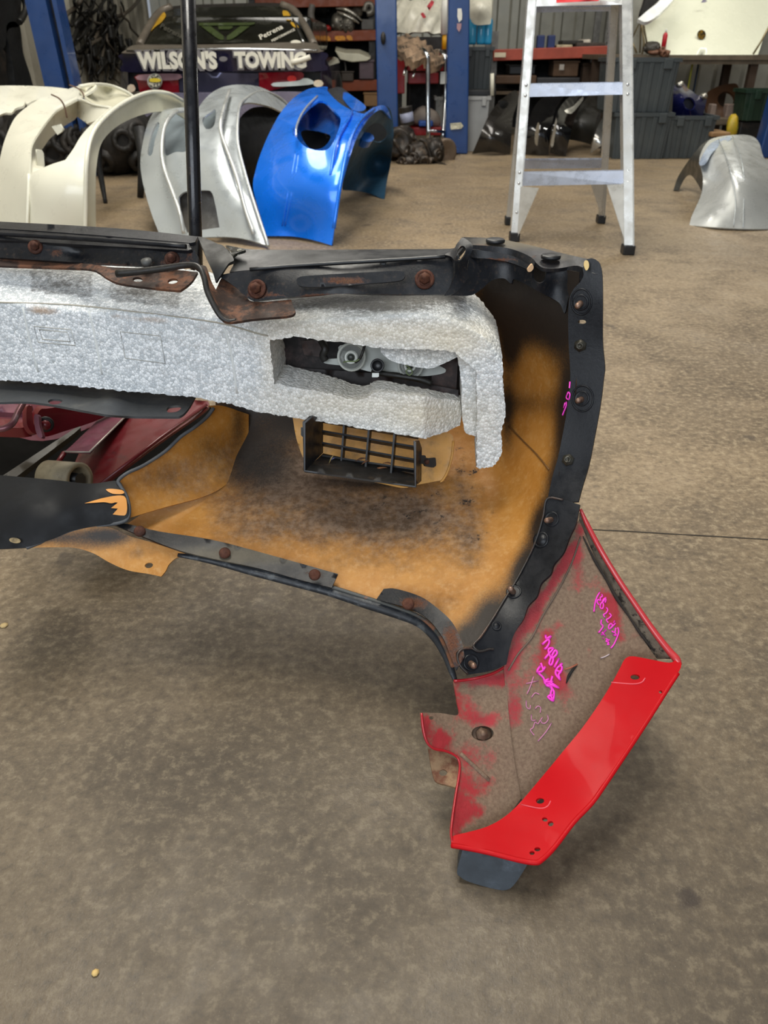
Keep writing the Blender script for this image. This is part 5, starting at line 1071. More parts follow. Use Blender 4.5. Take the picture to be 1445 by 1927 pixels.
tube('strip_bead', [lo.pt(x, y, .0015) for x, y in ((1060, 941), (1030, 939), (1022, 975), (1005, 1028), (975, 1088), (950, 1128), (925, 1168), (903, 1200), (890, 1215), (902, 1226), (920, 1222), (928, 1222))], .0016, M('bead_black', '2A2725', .4, dust='6B4A38', dsc=30), Bp, res=6, sm=5)
tube('strip_bead', [lo.pt(x, y, .0015) for x, y in ((880, 1268), (865, 1252), (860, 1234), (868, 1223), (885, 1220), (898, 1226), (915, 1224))], .0016, M('bead_black', ''), Bp, res=6, sm=5)
def stud(x, y, s, L=.018, r=.0042, washer=True, m=STUDM):
    n = s.nrm(x, y); b = s.pt(x, y, -.004); n2 = (n + Vector((-.1, -.05, -.25))).normalized()
    o = MB().lathe(b, n2, [(r, 0)] + [(r * (1 if i % 2 else .86), .004 + i * .0011) for i in range(10)] + [(r * .8, L), (.0005, L + .001)], 14).build('stud', m, Bp)
    if washer: MB().lathe(s.pt(x, y, 0), n, [(r * 2.6, 0), (r * 2.6, .0012), (r * 2.2, .0018), (r * 1.9, .0008)], 20).build('raised_ring', BMG, o) 
for x, y in ((1093, 569), (1095, 750)): stud(x, y, ss)
for x, y in ((1092, 650), (1069, 866)):
    MB().lathe(ss.pt(x, y), ss.nrm(x, y), [(.009, 0), (.009, .002), (.006, .003), (.0055, .006), (.004, .007), (.003, .004), (.0005, .004)], 6).build('nut', M('nut_dark', '45423A', .4, .6, .2, 60), Bp)
for x, y in ((1038, 977), (967, 1114), (886, 1247)): stud(x, y, lo)
for cx_, cy_, rx_, ry_ in ((1094, 568, 19, 24), (1096, 750, 20, 24)):
    tube('pressed_ring', [ss.pt(cx_ + rx_ * math.cos(t_ / 18 * math.pi), cy_ + ry_ * math.sin(t_ / 18 * math.pi), .0002) for t_ in range(36)], .0014, BMG, Bp, res=6, closed=True)
for x, y, r in ((1018, 1016, .012), (934, 1178, .0065)):
    MB().lathe(lo.pt(x, y), lo.nrm(x, y), [(r, 0), (r, .0015), (r * .75, .0015), (r * .7, .0008), (r * .68, .002), (.0005, .0025)], 22).build('button', BMG, Bp)
# ---- top corner flange
patch('top_flange', [(872, 446, 'c'), (935, 449), (1000, 462), (1060, 477), (1100, 486), (1122, 492), (1134, 520, 'c'), (1104, 510), (1086, 500), (1050, 505), (1022, 504), (1006, 492), (992, 480), (960, 468), (925, 463), (888, 462, 'c')],
      [(872, 446, .99), (935, 449, .99), (1000, 462, .975), (1060, 477, .94), (1122, 492, .88), (1134, 520, .865), (1086, 500, .895), (1006, 492, .915), (960, 468, .945), (888, 462, .945), (1050, 505, .895)], BM, Bp, step=7, mask=blobs([[(910, 462, 40, 6, .6), (1005, 485, 12, 8, .5)], [(980, 455, 120, 20, .85), (1060, 485, 40, 12, .5)], []]), thick=.004)
patch('corner_skirt', [(886, 461, 'c'), (925, 463), (960, 468), (992, 480), (1006, 492), (1001, 508), (1002, 524), (1014, 533), (1026, 527), (1030, 507), (1048, 506), (1086, 501), (1100, 508), (1098, 525), (1082, 542), (1070, 560), (1062, 590), (1052, 570), (1020, 552), (970, 526), (962, 534), (948, 524), (925, 528), (905, 545), (885, 556), (850, 556, 'c'), (872, 535), (880, 505)],
      [(886, 461, .942), (960, 468, .942), (1006, 492, .912), (1086, 501, .89), (1100, 508, .876), (1062, 590, .885), (970, 526, .925), (885, 556, .915), (850, 556, .91), (925, 528, .93), (1014, 533, .89), (880, 505, .92), (1040, 540, .90)], BM, Bp, step=7, mask=blobs([[(1060, 530, 30, 16, .35), (890, 545, 20, 8, .4)], [(1065, 535, 30, 15, .35)], []]), thick=.003)
patch('skirt_ridge', [(886, 470), (925, 474), (965, 482), (1000, 502), (996, 508), (960, 494), (920, 487), (886, 484)], [(886, 470, .93), (965, 482, .925), (1000, 502, .905), (920, 487, .925), (886, 484, .93)], BM, Bp, step=7, mask=blobs([[(930, 489, 70, 5, .7)], [], []]), thick=.004)
for x, y, Y in ((932, 456, .96), (1036, 486, .92)):
    MB().lathe(P(x, y, Y), (0, 0, 1), [(.001, 0), (.0135, 0), (.014, .003), (.012, .005), (.001, .005)], 18).build('clip_pad', BLACK, Bp)
patch('paint_chip', [(1101, 490), (1107, 492), (1108, 503), (1103, 509), (1099, 499)], [(1101, 490, .868), (1107, 492, .868), (1103, 509, .862)], M('chip', 'D9BC80', .7), Bp, step=5, thick=.001)
patch('broken_clip', [(993, 506), (1001, 497), (1004, 504), (999, 511), (993, 511)], [(993, 506, .90), (1004, 504, .90), (999, 511, .90)], M('chip2', 'C9A57E', .7), Bp, step=5, thick=.004)
# ---- right-hand top rail
patch('top_surface', [(425, 462, 'c'), (470, 469), (520, 470), (600, 470), (720, 469), (846, 468), (858, 460), (870, 446, 'c'), (878, 455), (862, 478), (850, 482), (700, 488), (560, 499), (470, 508), (432, 512, 'c'), (440, 490)],
      [(425, 462, 1.02), (600, 470, 1.0), (846, 468, .985), (870, 446, .985), (878, 455, .955), (850, 482, .92), (700, 488, .935), (560, 499, .935), (432, 512, .94)], BLACK, Bp, step=9, thick=.004)
patch('gloss_edge', [(424, 462), (440, 464), (462, 470), (446, 476), (432, 488), (426, 488), (436, 474)], [(424, 462, 1.0), (462, 470, .975), (432, 488, .95)], M('gloss_sheen', '2A2A24', .25, 0, .3, 40, coat=.4, dust='C9C6B0', dsc=30, da=(.62, .7)), Bp, step=6, thick=.003)  # highlight patch: glossier black with pale glints painted in
rm = blobs([[(650, 527, 50, 10, .75), (485, 545, 30, 22, .6), (800, 528, 26, 22, .5), (640, 556, 190, 4, .75), (850, 520, 20, 30, .35)], [(650, 527, 60, 8, .3)], []])
rf = Surf([(412, 517, .925), (640, 497, .925), (850, 486, .905), (840, 555, .882), (640, 554, .892), (475, 566, .90), (640, 525, .898), (520, 530, .905), (800, 520, .893)])
patch('reinforcement_rail', [(410, 518, 'c'), (470, 508), (560, 502), (640, 497), (760, 490), (848, 485, 'c'), (868, 492), (874, 520), (862, 545), (846, 554, 'c'), (760, 554), (640, 553), (540, 560), (478, 567, 'c'), (462, 558), (440, 538)], rf, BM, Bp, step=9, mask=rm, thick=.004)
patch('pressed_channel', [(560, 523), (580, 519), (640, 515), (700, 512), (752, 510), (762, 518), (752, 528), (700, 533), (640, 538), (580, 540), (560, 535)], [(560, 523, .893), (752, 510, .886), (700, 533, .882), (580, 540, .886)], BM, Bp, step=8, mask=blobs([[(650, 528, 60, 9, .8)], [(650, 528, 60, 9, .5)], []]), thick=.003)
for x, y in ((485, 545), (799, 527)):
    b = rf.pt(x, y, .001); n = rf.nrm(x, y)
    w = MB().lathe(b, n, [(.0135, 0), (.0135, .003), (.009, .004), (.009, .0035)], 22).build('washer', RUST, Bp)
    MB().lathe(b + n * .003, n, [(.008, 0), (.008, .006), (.0055, .0075), (.005, .012), (.0005, .013)], 6).build('nut', RUST, w)
tube('rail_lip', [P(*q) for q in ((470, 507, .915), (560, 500, .918), (640, 495, .918), (760, 488, .908), (838, 483, .90))], .0028, BLACK, Bp, sm=4)
patch('end_bracket', [(836, 479, 'c'), (852, 470), (862, 456), (869, 446, 'c'), (880, 452), (890, 463), (884, 482), (879, 500), (880, 522), (868, 540), (852, 553), (836, 557, 'c'), (848, 540), (855, 520), (856, 498), (850, 484)], [(836, 479, .90), (869, 446, .93), (890, 463, .915), (879, 500, .905), (868, 540, .88), (836, 557, .875), (856, 498, .885)], BM, Bp, step=7, mask=blobs([[(866, 520, 14, 30, .4), (868, 470, 10, 14, .5)], [(862, 505, 10, 20, .3)], []]), thick=.003, holes=[[(862, 470), (870, 462), (877, 470), (872, 484), (862, 492), (859, 482)]])
# ---- left-hand top rail
lm = lambda l: blobs([l, [], []])
patch('top_surface', [(-30, 416, 'c'), (0, 417), (150, 425), (260, 433), (372, 445, 'c'), (366, 458, 'c'), (250, 448), (150, 440), (0, 430), (-30, 428, 'c')], [(-30, 416, 1.10), (150, 425, 1.07), (372, 445, 1.0), (366, 458, .975), (150, 440, 1.04), (-30, 428, 1.075)], BMG, Bp, step=9, mask=zero, thick=.004)
patch('upper_ledge', [(-30, 430, 'c'), (150, 442), (355, 458, 'c'), (362, 472, 'c'), (150, 460), (-30, 450, 'c')], [(-30, 430, 1.065), (355, 458, .97), (362, 472, .955), (150, 460, 1.01), (-30, 450, 1.04)], BMG, Bp, step=9, mask=zero, thick=.004)
tube('ledge_bead', [P(*q) for q in ((-30, 438, 1.05), (0, 440, 1.043), (150, 449, 1.005), (260, 457, .975), (350, 464, .955))], .0035, BMG, Bp, sm=3)
lf = Surf([(-30, 450, 1.045), (150, 460, 1.015), (365, 472, .96), (372, 500, .95), (150, 494, 1.0), (-30, 486, 1.03), (150, 476, 1.02)])
patch('reinforcement_rail', [(-30, 448, 'c'), (150, 458), (364, 470, 'c'), (372, 486), (374, 503, 'c'), (250, 500), (150, 494), (0, 485), (-30, 483, 'c')], lf, BM, Bp, step=9, mask=blobs([[(105, 475, 25, 12, .6), (45, 462, 12, 8, .5), (325, 488, 30, 12, .6), (360, 478, 12, 14, .5), (160, 498, 250, 4, .6)], [(340, 490, 20, 10, .3)], []]), thick=.004)
for x, y in ((68, 466), (325, 489)):
    b = lf.pt(x, y, .001); n = (lf.nrm(x, y) + Vector((.3, 0, 0))).normalized()
    w = MB().lathe(b, n, [(.011, 0), (.011, .003), (.008, .004)], 20).build('washer', RUST, Bp)
    MB().lathe(b + n * .003, n, [(.007, 0), (.007, .006), (.0045, .007), (.004, .012), (.0005, .012)], 6).build('nut', RUST, w)
rp = blobs([[(180, 510, 260, 40, 1.0)], [], []])
rustpl = Surf([(-30, 486, 1.03), (150, 496, 1.0), (365, 508, .95), (338, 545, .905), (225, 532, .935), (165, 507, .97), (-30, 500, 1.02)])
patch('rusty_plate', [(-30, 485, 'c'), (0, 487), (150, 495), (215, 503), (300, 505), (372, 512, 'c'), (360, 530), (342, 544), (332, 546), (280, 541), (225, 533), (200, 522), (185, 512), (165, 506), (90, 503), (0, 500), (-30, 498, 'c')], rustpl, RUSTB, Bp, holes=[ell(259, 526, 10, 4.5, 4), ell(325, 529, 10, 5, -8)], step=7, thick=.003)
MB().lathe(P(277, 498, .955), (0, -.3, 1), [(.001, 0), (.008, 0), (.008, .007), (.001, .009)], 10).build('rubber_plug', M('plug', '4A4A48', .5), Bp)
ROD = M('rod_black', '282624', .45, .2, .3, 60, dust='5A4434', dsc=30, da=(.55, .8))
tube('bent_rod', [P(*q) for q in ((220, 515, .93), (262, 511, .925), (310, 505, .92), (352, 499, .915), (374, 503, .905), (384, 522, .895), (390, 548, .885), (402, 574, .875), (416, 596, .868), (430, 605, .865), (444, 603, .868))], [.0055, .0050, .0048, .0045, .004, .004, .004, .004, .004, .0035, .003], ROD, Bp, res=10, sm=6)
patch('rusty_bracket', [(358, 498, 'c'), (385, 500), (392, 512), (398, 530), (406, 545, 'c'), (420, 520), (440, 528), (462, 556), (480, 568), (548, 564, 'c'), (552, 578), (556, 586), (545, 594), (500, 598), (470, 601), (428, 606), (412, 590), (398, 566), (388, 540), (382, 515)],
      [(358, 498, .94), (392, 512, .925), (398, 530, .92), (420, 520, .935), (462, 556, .915), (548, 564, .895), (552, 590, .868), (470, 601, .862), (428, 606, .862), (388, 540, .89), (440, 570, .90), (500, 585, .878)], RUSTB, Bp, step=6, thick=.003)
patch('triangular_gusset', [(372, 445, 'c'), (380, 446), (395, 452), (408, 458), (422, 464), (440, 488), (430, 496), (418, 514), (406, 532, 'c'), (400, 512), (390, 490), (381, 466)], [(372, 445, .985), (408, 458, .975), (440, 488, .935), (406, 532, .915), (390, 490, .935), (415, 490, .93)], M('gusset', '171614', .6, 0, .2, 20, dust='2E2A24', dsc=25, da=(.5, .8)), Bp, step=6, thick=.004)
# ---- foam absorber
fF = Surf([(-30, 568, .988), (0, 715, .978), (390, 603, .937), (370, 748, .928), (640, 635, .897), (640, 800, .890), (860, 610, .872), (795, 825, .866), (945, 660, .858), (945, 850, .852), (900, 880, .853), (900, 700, .862)])
fT = Surf([(-30, 508, 1.045), (-30, 568, .985), (390, 562, .985), (390, 603, .934), (560, 563, .968), (560, 606, .906), (700, 556, .950), (700, 602, .886), (830, 557, .935), (840, 604, .868), (905, 597, .905), (915, 640, .862), (945, 665, .870), (960, 720, .85), (800, 800, .66), (300, 800, .72)])
fs = Convex(fF, fT)
rip = lambda x, y: .0009 * np.sin(x * 1.3 + np.cos(y * .9) * 2) * np.cos(y * 1.1 + x * .21)
rsf = np.random.RandomState(4)
def crumb(ol_, amp=1.6, st=5):
    """break up a moulded edge into bead-sized crumbs"""
    q = resample(cr(ol_, 5, True), st); return [tuple(p + rsf.uniform(-amp, amp, 2)) for p in q]
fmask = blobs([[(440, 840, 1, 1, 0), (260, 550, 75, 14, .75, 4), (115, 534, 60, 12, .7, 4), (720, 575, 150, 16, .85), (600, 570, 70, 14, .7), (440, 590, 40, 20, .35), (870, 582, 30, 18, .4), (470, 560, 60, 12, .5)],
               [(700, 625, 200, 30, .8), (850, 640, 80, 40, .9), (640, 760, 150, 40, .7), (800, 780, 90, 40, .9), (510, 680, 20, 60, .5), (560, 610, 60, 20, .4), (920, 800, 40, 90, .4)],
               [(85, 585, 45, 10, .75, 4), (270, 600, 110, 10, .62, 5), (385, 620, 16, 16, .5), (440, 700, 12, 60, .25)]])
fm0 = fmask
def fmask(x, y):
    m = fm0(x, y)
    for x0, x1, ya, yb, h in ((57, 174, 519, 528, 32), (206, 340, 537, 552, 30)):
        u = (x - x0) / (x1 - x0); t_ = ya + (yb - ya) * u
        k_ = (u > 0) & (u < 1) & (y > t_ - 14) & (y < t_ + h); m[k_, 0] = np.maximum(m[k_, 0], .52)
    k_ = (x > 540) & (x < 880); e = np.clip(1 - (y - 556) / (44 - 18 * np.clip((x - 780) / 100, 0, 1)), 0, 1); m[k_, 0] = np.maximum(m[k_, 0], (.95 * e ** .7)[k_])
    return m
main = [(-30, 507, 'c'), (0, 508), (100, 512), (250, 528), (360, 540), (410, 560), (470, 570), (560, 563), (700, 556), (826, 556, 'c'), (856, 560), (880, 574), (905, 596), (926, 622), (940, 646), (945, 670), (946, 720), (950, 760), (949, 790), (943, 812), (944, 848), (936, 868), (926, 877), (912, 881), (897, 883, 'c'), (897, 790), (897, 700, 'c'), (880, 684), (862, 668, 'c'), (850, 662),
        (800, 658), (716, 655), (640, 644), (600, 640), (560, 634), (530, 638), (507, 641, 'c'), (512, 690), (517, 723, 'c'), (517, 781, 'c'), (480, 773), (440, 762), (400, 755), (370, 748), (280, 740), (190, 732), (100, 722), (0, 715), (-30, 713, 'c')]
foam = patch('foam_absorber', crumb(main), fs, FOAM, Bp, ext=(.006, .080, .0), step=6, ns=1, mask=fmask, ripple=rip)
fA = Convex(fF, Surf([(790, 760, .8665), (795, 826, .8660), (866, 760, .905)]))
patch('lower_arm', crumb([(515, 722, 'c'), (545, 727), (580, 733), (620, 741), (660, 751), (682, 751), (695, 744), (712, 739), (780, 745), (830, 750), (866, 754, 'c'), (868, 780), (866, 800, 'c'), (835, 814), (797, 826, 'c'), (740, 815), (690, 808), (640, 799), (560, 787), (515, 780, 'c')], 1.2),
      fA, FOAM, foam, ext=lambda x, y: np.c_[x * 0 + .003, .068 - .050 * np.clip((x - 545) / 300, 0, 1), x * 0], step=6, ns=1, mask=fmask, ripple=rip)
patch('leg_recess', crumb([(858, 664, 'c'), (902, 684, 'c'), (902, 822, 'c'), (886, 819), (873, 808), (869, 760), (866, 700)], 1.0), [(858, 664, .892), (902, 684, .888), (902, 822, .882), (873, 808, .884)], FOAM, foam, ext=(.002, .05, .0), step=7, ns=1, ripple=rip, mask=fmask)
for q in (((-30, 566), (0, 569), (130, 574), (260, 588), (385, 603), (440, 614), (480, 626), (505, 632)),):
    tube('moulded_seam', [fs.pt(x, y, .0004) for x, y in q], .0012, M('foam_seam', 'A09A8C', .8), Bp, res=5, sm=3)
for q in (((64, 614), (134, 620), (142, 650), (72, 644)), ((74, 620), (127, 625), (132, 643), (80, 638)), ((226, 624), (302, 632), (311, 684), (236, 674))):
    tube('moulded_frame', [fs.pt(x, y, .0003) for x, y in q], .0009, M('foam_line', 'B5B3AC', .8), Bp, res=5, closed=True)
for q in (((43, 578), (56, 640), (72, 700)), ((168, 585), (180, 640), (192, 705)), ((422, 615), (436, 670), (446, 740))):
    tube('moulded_ridge', [fs.pt(x, y, -.0018) for x, y in q], .003, M('foam_ridge', 'CFD1CE', .6), Bp, res=6, sm=4)
patch('foam_block', [(716, 650, 'c'), (760, 650), (860, 656), (868, 668, 'c'), (840, 682), (812, 693), (790, 692), (760, 686), (735, 678), (718, 664)], [(716, 655, .915), (868, 668, .905), (812, 693, .898), (735, 678, .902)], FOAM, Bp, ext=(0, .05, .0), step=7, mask=blobs([[(785, 672, 8, 14, .5)], [(800, 670, 80, 30, .3)], []]), ripple=rip)
# ---- lamp unit in the opening
LM = M('lamp_back', '1A1514', .55, .2, .3, 30, dust='4A3A38', dsc=20, da=(.5, .7))
patch('lamp_housing', quad((520, 615), (875, 640), (875, 758), (520, 715)), [(520, 615, 1.0), (875, 640, .96), (875, 758, .95), (520, 715, .99)], LM, Bp, step=14, thick=.02)
patch('rusty_plate', quad((812, 672), (862, 668), (858, 745), (812, 735)), [(812, 672, .94), (862, 668, .935), (858, 745, .93)], M('plate_dk', '2C2220', .6, .2, .3, 40, dust='4E3A34', dsc=30), Bp, step=10)
patch('rusty_plate', quad((566, 642), (606, 640), (604, 672), (572, 668)), [(566, 642, .975), (606, 640, .97), (604, 672, .968)], M('plate_dk', ''), Bp, step=10)
patch('rusty_plate', quad((530, 690), (700, 702), (862, 734), (862, 762), (700, 745), (530, 714)), [(530, 690, .985), (700, 702, .955), (862, 734, .915), (862, 762, .91), (700, 745, .95), (530, 714, .98)], LM, Bp, step=12)
SOCK = M('socket_white', 'C6C9C2', .4, 0, .05, 20); SOCKG = M('socket_grey', '80827C', .4)
for i, (x, y, Y, R_) in enumerate(((661, 672, .945, .0185), (772, 688, .93, .0165))):
    c = P(x, y, Y); ax = (Vector(CAM) - c).normalized() + Vector((-.1, 0, -.1)); ax.normalize()
    s_ = MB().lathe(c - ax * .022, ax, [(R_ * 1.15, 0), (R_ * 1.2, .02), (R_, .0225), (R_ * .55, .0225), (R_ * .52, .030), (R_ * .40, .031), (R_ * .38, .026), (.0005, .026)], 28).build('bulb_socket', SOCK, Bp)
    MB().lathe(c + ax * .0045, ax, [(R_ * .3, 0), (R_ * .3, .002), (.0005, .002)], 16).build('socket_core', M('core', '1E221C', .4), s_)
    MB().lathe(c + ax * .001, ax, [(R_ * 1.02, 0), (R_ * 1.02, .002), (R_ * .93, .002), (R_ * .93, 0)], 28).build('socket_ring', SOCKG, s_)
patch('lamp_body', [(640, 650), (700, 652), (760, 668), (830, 690), (835, 702), (790, 708), (740, 700), (700, 700), (660, 690), (612, 684), (616, 676), (640, 672)], [(640, 650, .965), (830, 690, .935), (740, 700, .945), (612, 684, .96)], M('lamp_grey', '9EA29C', .45, 0, .1), Bp, step=9)
tube('wire', [P(*q) for q in ((686, 650, .93), (682, 664, .925), (676, 676, .925), (668, 682, .925))], .0022, WIRE, Bp, sm=4)
tube('wire', [P(*q) for q in ((646, 682, .925), (654, 680, .92), (668, 680, .92), (676, 676, .922))], .0010, M('wire_green', '6A7A50', .5), Bp, sm=4, res=6)
tube('wire', [P(*q) for q in ((740, 678, .93), (757, 684, .92), (768, 690, .918), (776, 700, .92), (770, 706, .92), (764, 698, .92), (772, 692, .918))], .0009, M('wire_green', ''), Bp, sm=4, res=6)
tube('cable', [P(*q) for q in ((604, 640, .965), (612, 656, .955), (608, 668, .955), (612, 678, .955))], .006, WIRE, Bp, sm=4)
tube('cable', [P(*q) for q in ((700, 700, .94), (740, 706, .93), (790, 714, .922), (812, 722, .92))], .0045, WIRE, Bp, sm=4)
c = P(710, 688, .93); ax = (Vector(CAM) - c).normalized()
cn = MB().lathe(c - ax * .012, ax, [(.010, 0), (.0105, .018), (.0075, .018), (.0075, .008), (.0005, .008)], 18).build('connector', BLACK, Bp)
patch('clip', quad((700, 702), (713, 702), (713, 710), (700, 710)), [(700, 702, .922), (713, 702, .922), (706, 710, .92)], SOCK, cn, holes=[quad((703, 704), (710, 704), (710, 710), (703, 710))] if False else (), step=6, thick=.001)
# ---- vent grille below the foam
ORB = M('orange_plate', 'D09A4C', .55, 0, .08, 14, dust='8A6A3C', dsc=20)
og = Surf([(552, 785, .962), (575, 860, .945), (855, 830, .945), (795, 920, .915), (700, 905, .925), (700, 800, .955)])
patch('grille_surround', [(555, 775), (600, 770), (700, 790), (800, 812), (845, 815), (853, 830), (850, 860), (840, 892), (824, 912), (800, 920), (760, 917), (700, 904), (620, 890), (578, 870), (562, 840), (553, 800)], og, ORB, Bp, step=5, thick=.006)
GRL = M('grille_black', '1B1C1F', .45, 0, .15, 25, dust='3C3731', dsc=30, da=(.5, .85))
gp = thing  # noqa
def gq(*q): return patch(q[0], quad(*[(a_, b_) for a_, b_, _ in q[1:]]), [x for x in q[1:]], GRL, Bp, step=20, thick=.002)
gq('duct_side', (572, 795, .865), (588, 782, .875), (608, 790, .925), (608, 852, .922), (574, 886, .855))
dl = patch('duct_floor', quad((573, 886), (608, 853), (790, 892), (783, 915)), [(573, 886, .855), (608, 853, .922), (790, 892, .885), (783, 915, .832)], M('duct_floor', '25221F', .6, 0, .3, 20, dust='5E4A36', dsc=22, da=(.5, .75)), Bp, step=10, thick=.002)
gq('duct_side', (781, 830, .832), (794, 828, .885), (793, 905, .883), (782, 915, .832))
tube('surround_edge', [og.pt(x, y, .001) for x, y in ((853, 830), (850, 860), (840, 892), (824, 912), (800, 920), (760, 917), (700, 904))], .0022, ORB, Bp, res=6, sm=4)
tube('duct_edge', [P(*q) for q in ((588, 783, .873), (573, 796, .863), (573, 886, .853), (680, 902, .842), (782, 916, .830), (781, 832, .830))], .0016, GREYR, Bp, res=6)
def gb_(a, b, w, h): MB().bar(P(*a), P(*b), w, h, (0, 0, 1)).build('grille_upright', GRL, Bp)
for x0, y0, x1, y1 in ((650, 790, 644, 868), (697, 795, 690, 878), (744, 812, 737, 892)): gb_((x0, y0, .918 - (x0 - 650) * .00028), (x1, y1, .902 - (x0 - 650) * .00028), .003, .012)
for i, (y0, y1) in enumerate(((800, 828), (822, 850), (844, 874), (868, 892))):
    a_, b_ = P(607, y0 - 4, .928 - i * .004), P(787, y1 - 1, .892 - i * .004); MB().prism([a_, b_, b_ + Vector((0, -.012, .011)), a_ + Vector((0, -.012, .011))], (0, .002, .002)).build('grille_louvre', GRL, Bp)
patch('grille_clip', [(789, 858), (800, 857), (803, 862), (818, 861), (820, 864), (819, 879), (800, 877), (798, 872), (790, 872)], [(789, 858, .88), (820, 864, .885), (819, 879, .88)], DARK, Bp, step=8, thick=.004)
MB().lathe(P(803, 869, .872), (0, -1, .3), [(.004, 0), (.004, .002), (.001, .003)], 10).build('screw', RUST, Bp)
patch('grille_clip', quad((566, 804), (573, 804), (573, 822), (566, 822)), [(566, 804, .885), (573, 804, .885), (573, 822, .88)], DARK, Bp, step=8, thick=.004)
leafm = M('dry_leaf', '6E4A2C', .8, var=.3, scale=40)
for i, (x0, y0, x1, y1, c_) in enumerate(((619, 872, 628, 856, '9A8455'), (622, 866, 632, 862, '4A4A6A'), (668, 868, 690, 862, '4A2E1C'), (680, 874, 696, 866, '5E3A22'), (700, 884, 730, 880, '8A5A38'), (720, 872, 742, 874, '7A5030'))):
    o = tube('dry_leaf', [P(x0, y0, .885), P((x0 + x1) / 2, (y0 + y1) / 2 - 2, .886), P(x1, y1, .888)], [.0008, .0028, .0006], M('leaf%d' % i, c_, .8), None, res=6, sm=3, flat=.4); tag(o, 'dry leaf fragment caught in the black vent duct', 'leaf', 'leaf litter in the vent duct')
# ---- rubber flap below foam at the left
patch('mounting_flap', [(-30, 700, 'c'), (0, 702), (100, 712), (190, 722), (300, 732), (372, 738, 'c'), (360, 760), (350, 774), (340, 782), (325, 784), (240, 783), (200, 780), (160, 773), (100, 762), (50, 756), (0, 757), (-30, 757, 'c')],
      [(-30, 700, 1.04), (190, 722, 1.02), (372, 738, .99), (190, 740, .985), (340, 782, .895), (240, 783, .90), (100, 762, .92), (-30, 757, .94), (200, 760, .915)], M('flap_grey', '3A3C3E', .55, 0, .15, 15, bump=.1, dust='5E5D58', dsc=20, da=(.5, .85)), Bp, holes=[[(90, 756), (96, 751), (112, 751), (118, 755), (110, 760), (98, 761)], [(313, 772), (318, 765), (338, 763), (341, 767), (334, 774), (318, 776)]], step=8, thick=.003)

# ---- red end piece
wsf = Surf([(950, 1255, .640), (1085, 975, .775), (1240, 1240, .662)])
# straight edge groove between points on the flat panel
webm = blobs([[(1000, 1160, 16, 60, 1.0, 32), (1055, 1070, 12, 60, .95, 30), (965, 1235, 14, 40, 1.0, 20), (1042, 1265, 22, 70, 1.0, -22), (1032, 1200, 14, 20, .6), (1150, 1145, 20, 48, .95, -18), (1165, 1200, 12, 20, .5), (1050, 1180, 14, 16, .5), (1085, 1060, 16, 40, .6), (960, 1330, 16, 60, .6), (1110, 1225, 10, 16, .45), (1200, 1190, 12, 30, .4), (1090, 1000, 10, 20, .6), (1000, 1260, 30, 60, .4), (1100, 1110, 40, 60, .3), (975, 1330, 14, 60, .5)],
              [(1150, 1090, 10, 90, .5, -32)], []])
web = patch('end_panel', [(948, 1258, 'c'), (956, 1215), (966, 1190), (982, 1165), (990, 1142), (1008, 1122), (1016, 1098), (1034, 1080), (1042, 1060), (1060, 1038), (1074, 1005), (1090, 978, 'c'), (1120, 1050), (1160, 1122), (1200, 1188), (1237, 1242, 'c'), (1210, 1275), (1150, 1330), (1080, 1420), (1010, 1510), (978, 1502, 'c'), (968, 1440), (955, 1350)], wsf, RWEB, Bp, step=7, mask=webm, thick=.002)
tube('sealant_bead', [wsf.pt(x, y, .001) for x, y in ((956, 1262), (975, 1230), (1000, 1200), (1020, 1160), (1050, 1110), (1075, 1060), (1092, 1010))], .0012, M('sealer', '6A5A4E', .9, bump=.5, bscale=400), Bp, res=6, sm=4)
lw = Surf([(855, 1280, .625), (950, 1256, .642), (905, 1268, .632), (865, 1340, .595), (978, 1502, .537), (962, 1380, .585), (865, 1430, .555), (850, 1588, .478), (920, 1555, .505), (797, 1342, .575), (800, 1395, .555)])
lwm = blobs([[(880, 1330, 40, 30, .5), (880, 1490, 50, 50, .5), (905, 1280, 60, 14, .9), (945, 1290, 14, 40, .5), (830, 1395, 30, 30, .85), (800, 1370, 12, 30, .9), (905, 1355, 40, 16, .7), (860, 1540, 16, 60, .9), (900, 1420, 50, 30, .55), (885, 1530, 40, 20, .6), (858, 1310, 12, 30, .6), (905, 1470, 30, 20, .4)], [], []])
patch('side_wall', [(853, 1282, 'c'), (900, 1274), (930, 1266), (952, 1254, 'c'), (956, 1330), (966, 1420), (980, 1503, 'c'), (955, 1535), (920, 1560), (850, 1586, 'c'), (848, 1560), (856, 1500), (864, 1450), (862, 1430), (852, 1420), (835, 1413), (815, 1409), (802, 1396), (795, 1370), (792, 1341, 'c'), (830, 1342), (862, 1345), (860, 1320)], lw, RWEB, Bp, holes=[ell(908, 1380, 21, 14), ell(812, 1351, 5, 3.5)], step=7, mask=lwm, thick=.002)
tube('wall_edge', [lw.pt(x, y, .0012) for x, y in ((850, 1588), (848, 1560), (856, 1500), (864, 1450), (862, 1430), (852, 1420), (835, 1413), (815, 1409), (802, 1396), (795, 1370), (792, 1342))], .0016, M('edge_red', 'A3121E', .35, coat=.4), Bp, res=6, sm=4)
tube('wall_edge', [lw.pt(x, y, .0012) for x, y in ((853, 1282), (880, 1279), (905, 1274), (930, 1266), (951, 1254))], .0020, M('edge_red', ''), Bp, res=6, sm=4)
tube('pressed_rib', [lw.pt(x, y, -.0005) for x, y in ((866, 1418), (890, 1440), (920, 1468))], .0028, RWEB, Bp, res=6, sm=3)
c = lw.pt(908, 1381, -.008); n = lw.nrm(908, 1381)
w_ = MB().lathe(c, n, [(.0145, 0), (.0145, .002), (.009, .003)], 22).build('washer', M('bolt_grimy', '6A5546', .6, .4, .3, 80), Bp)
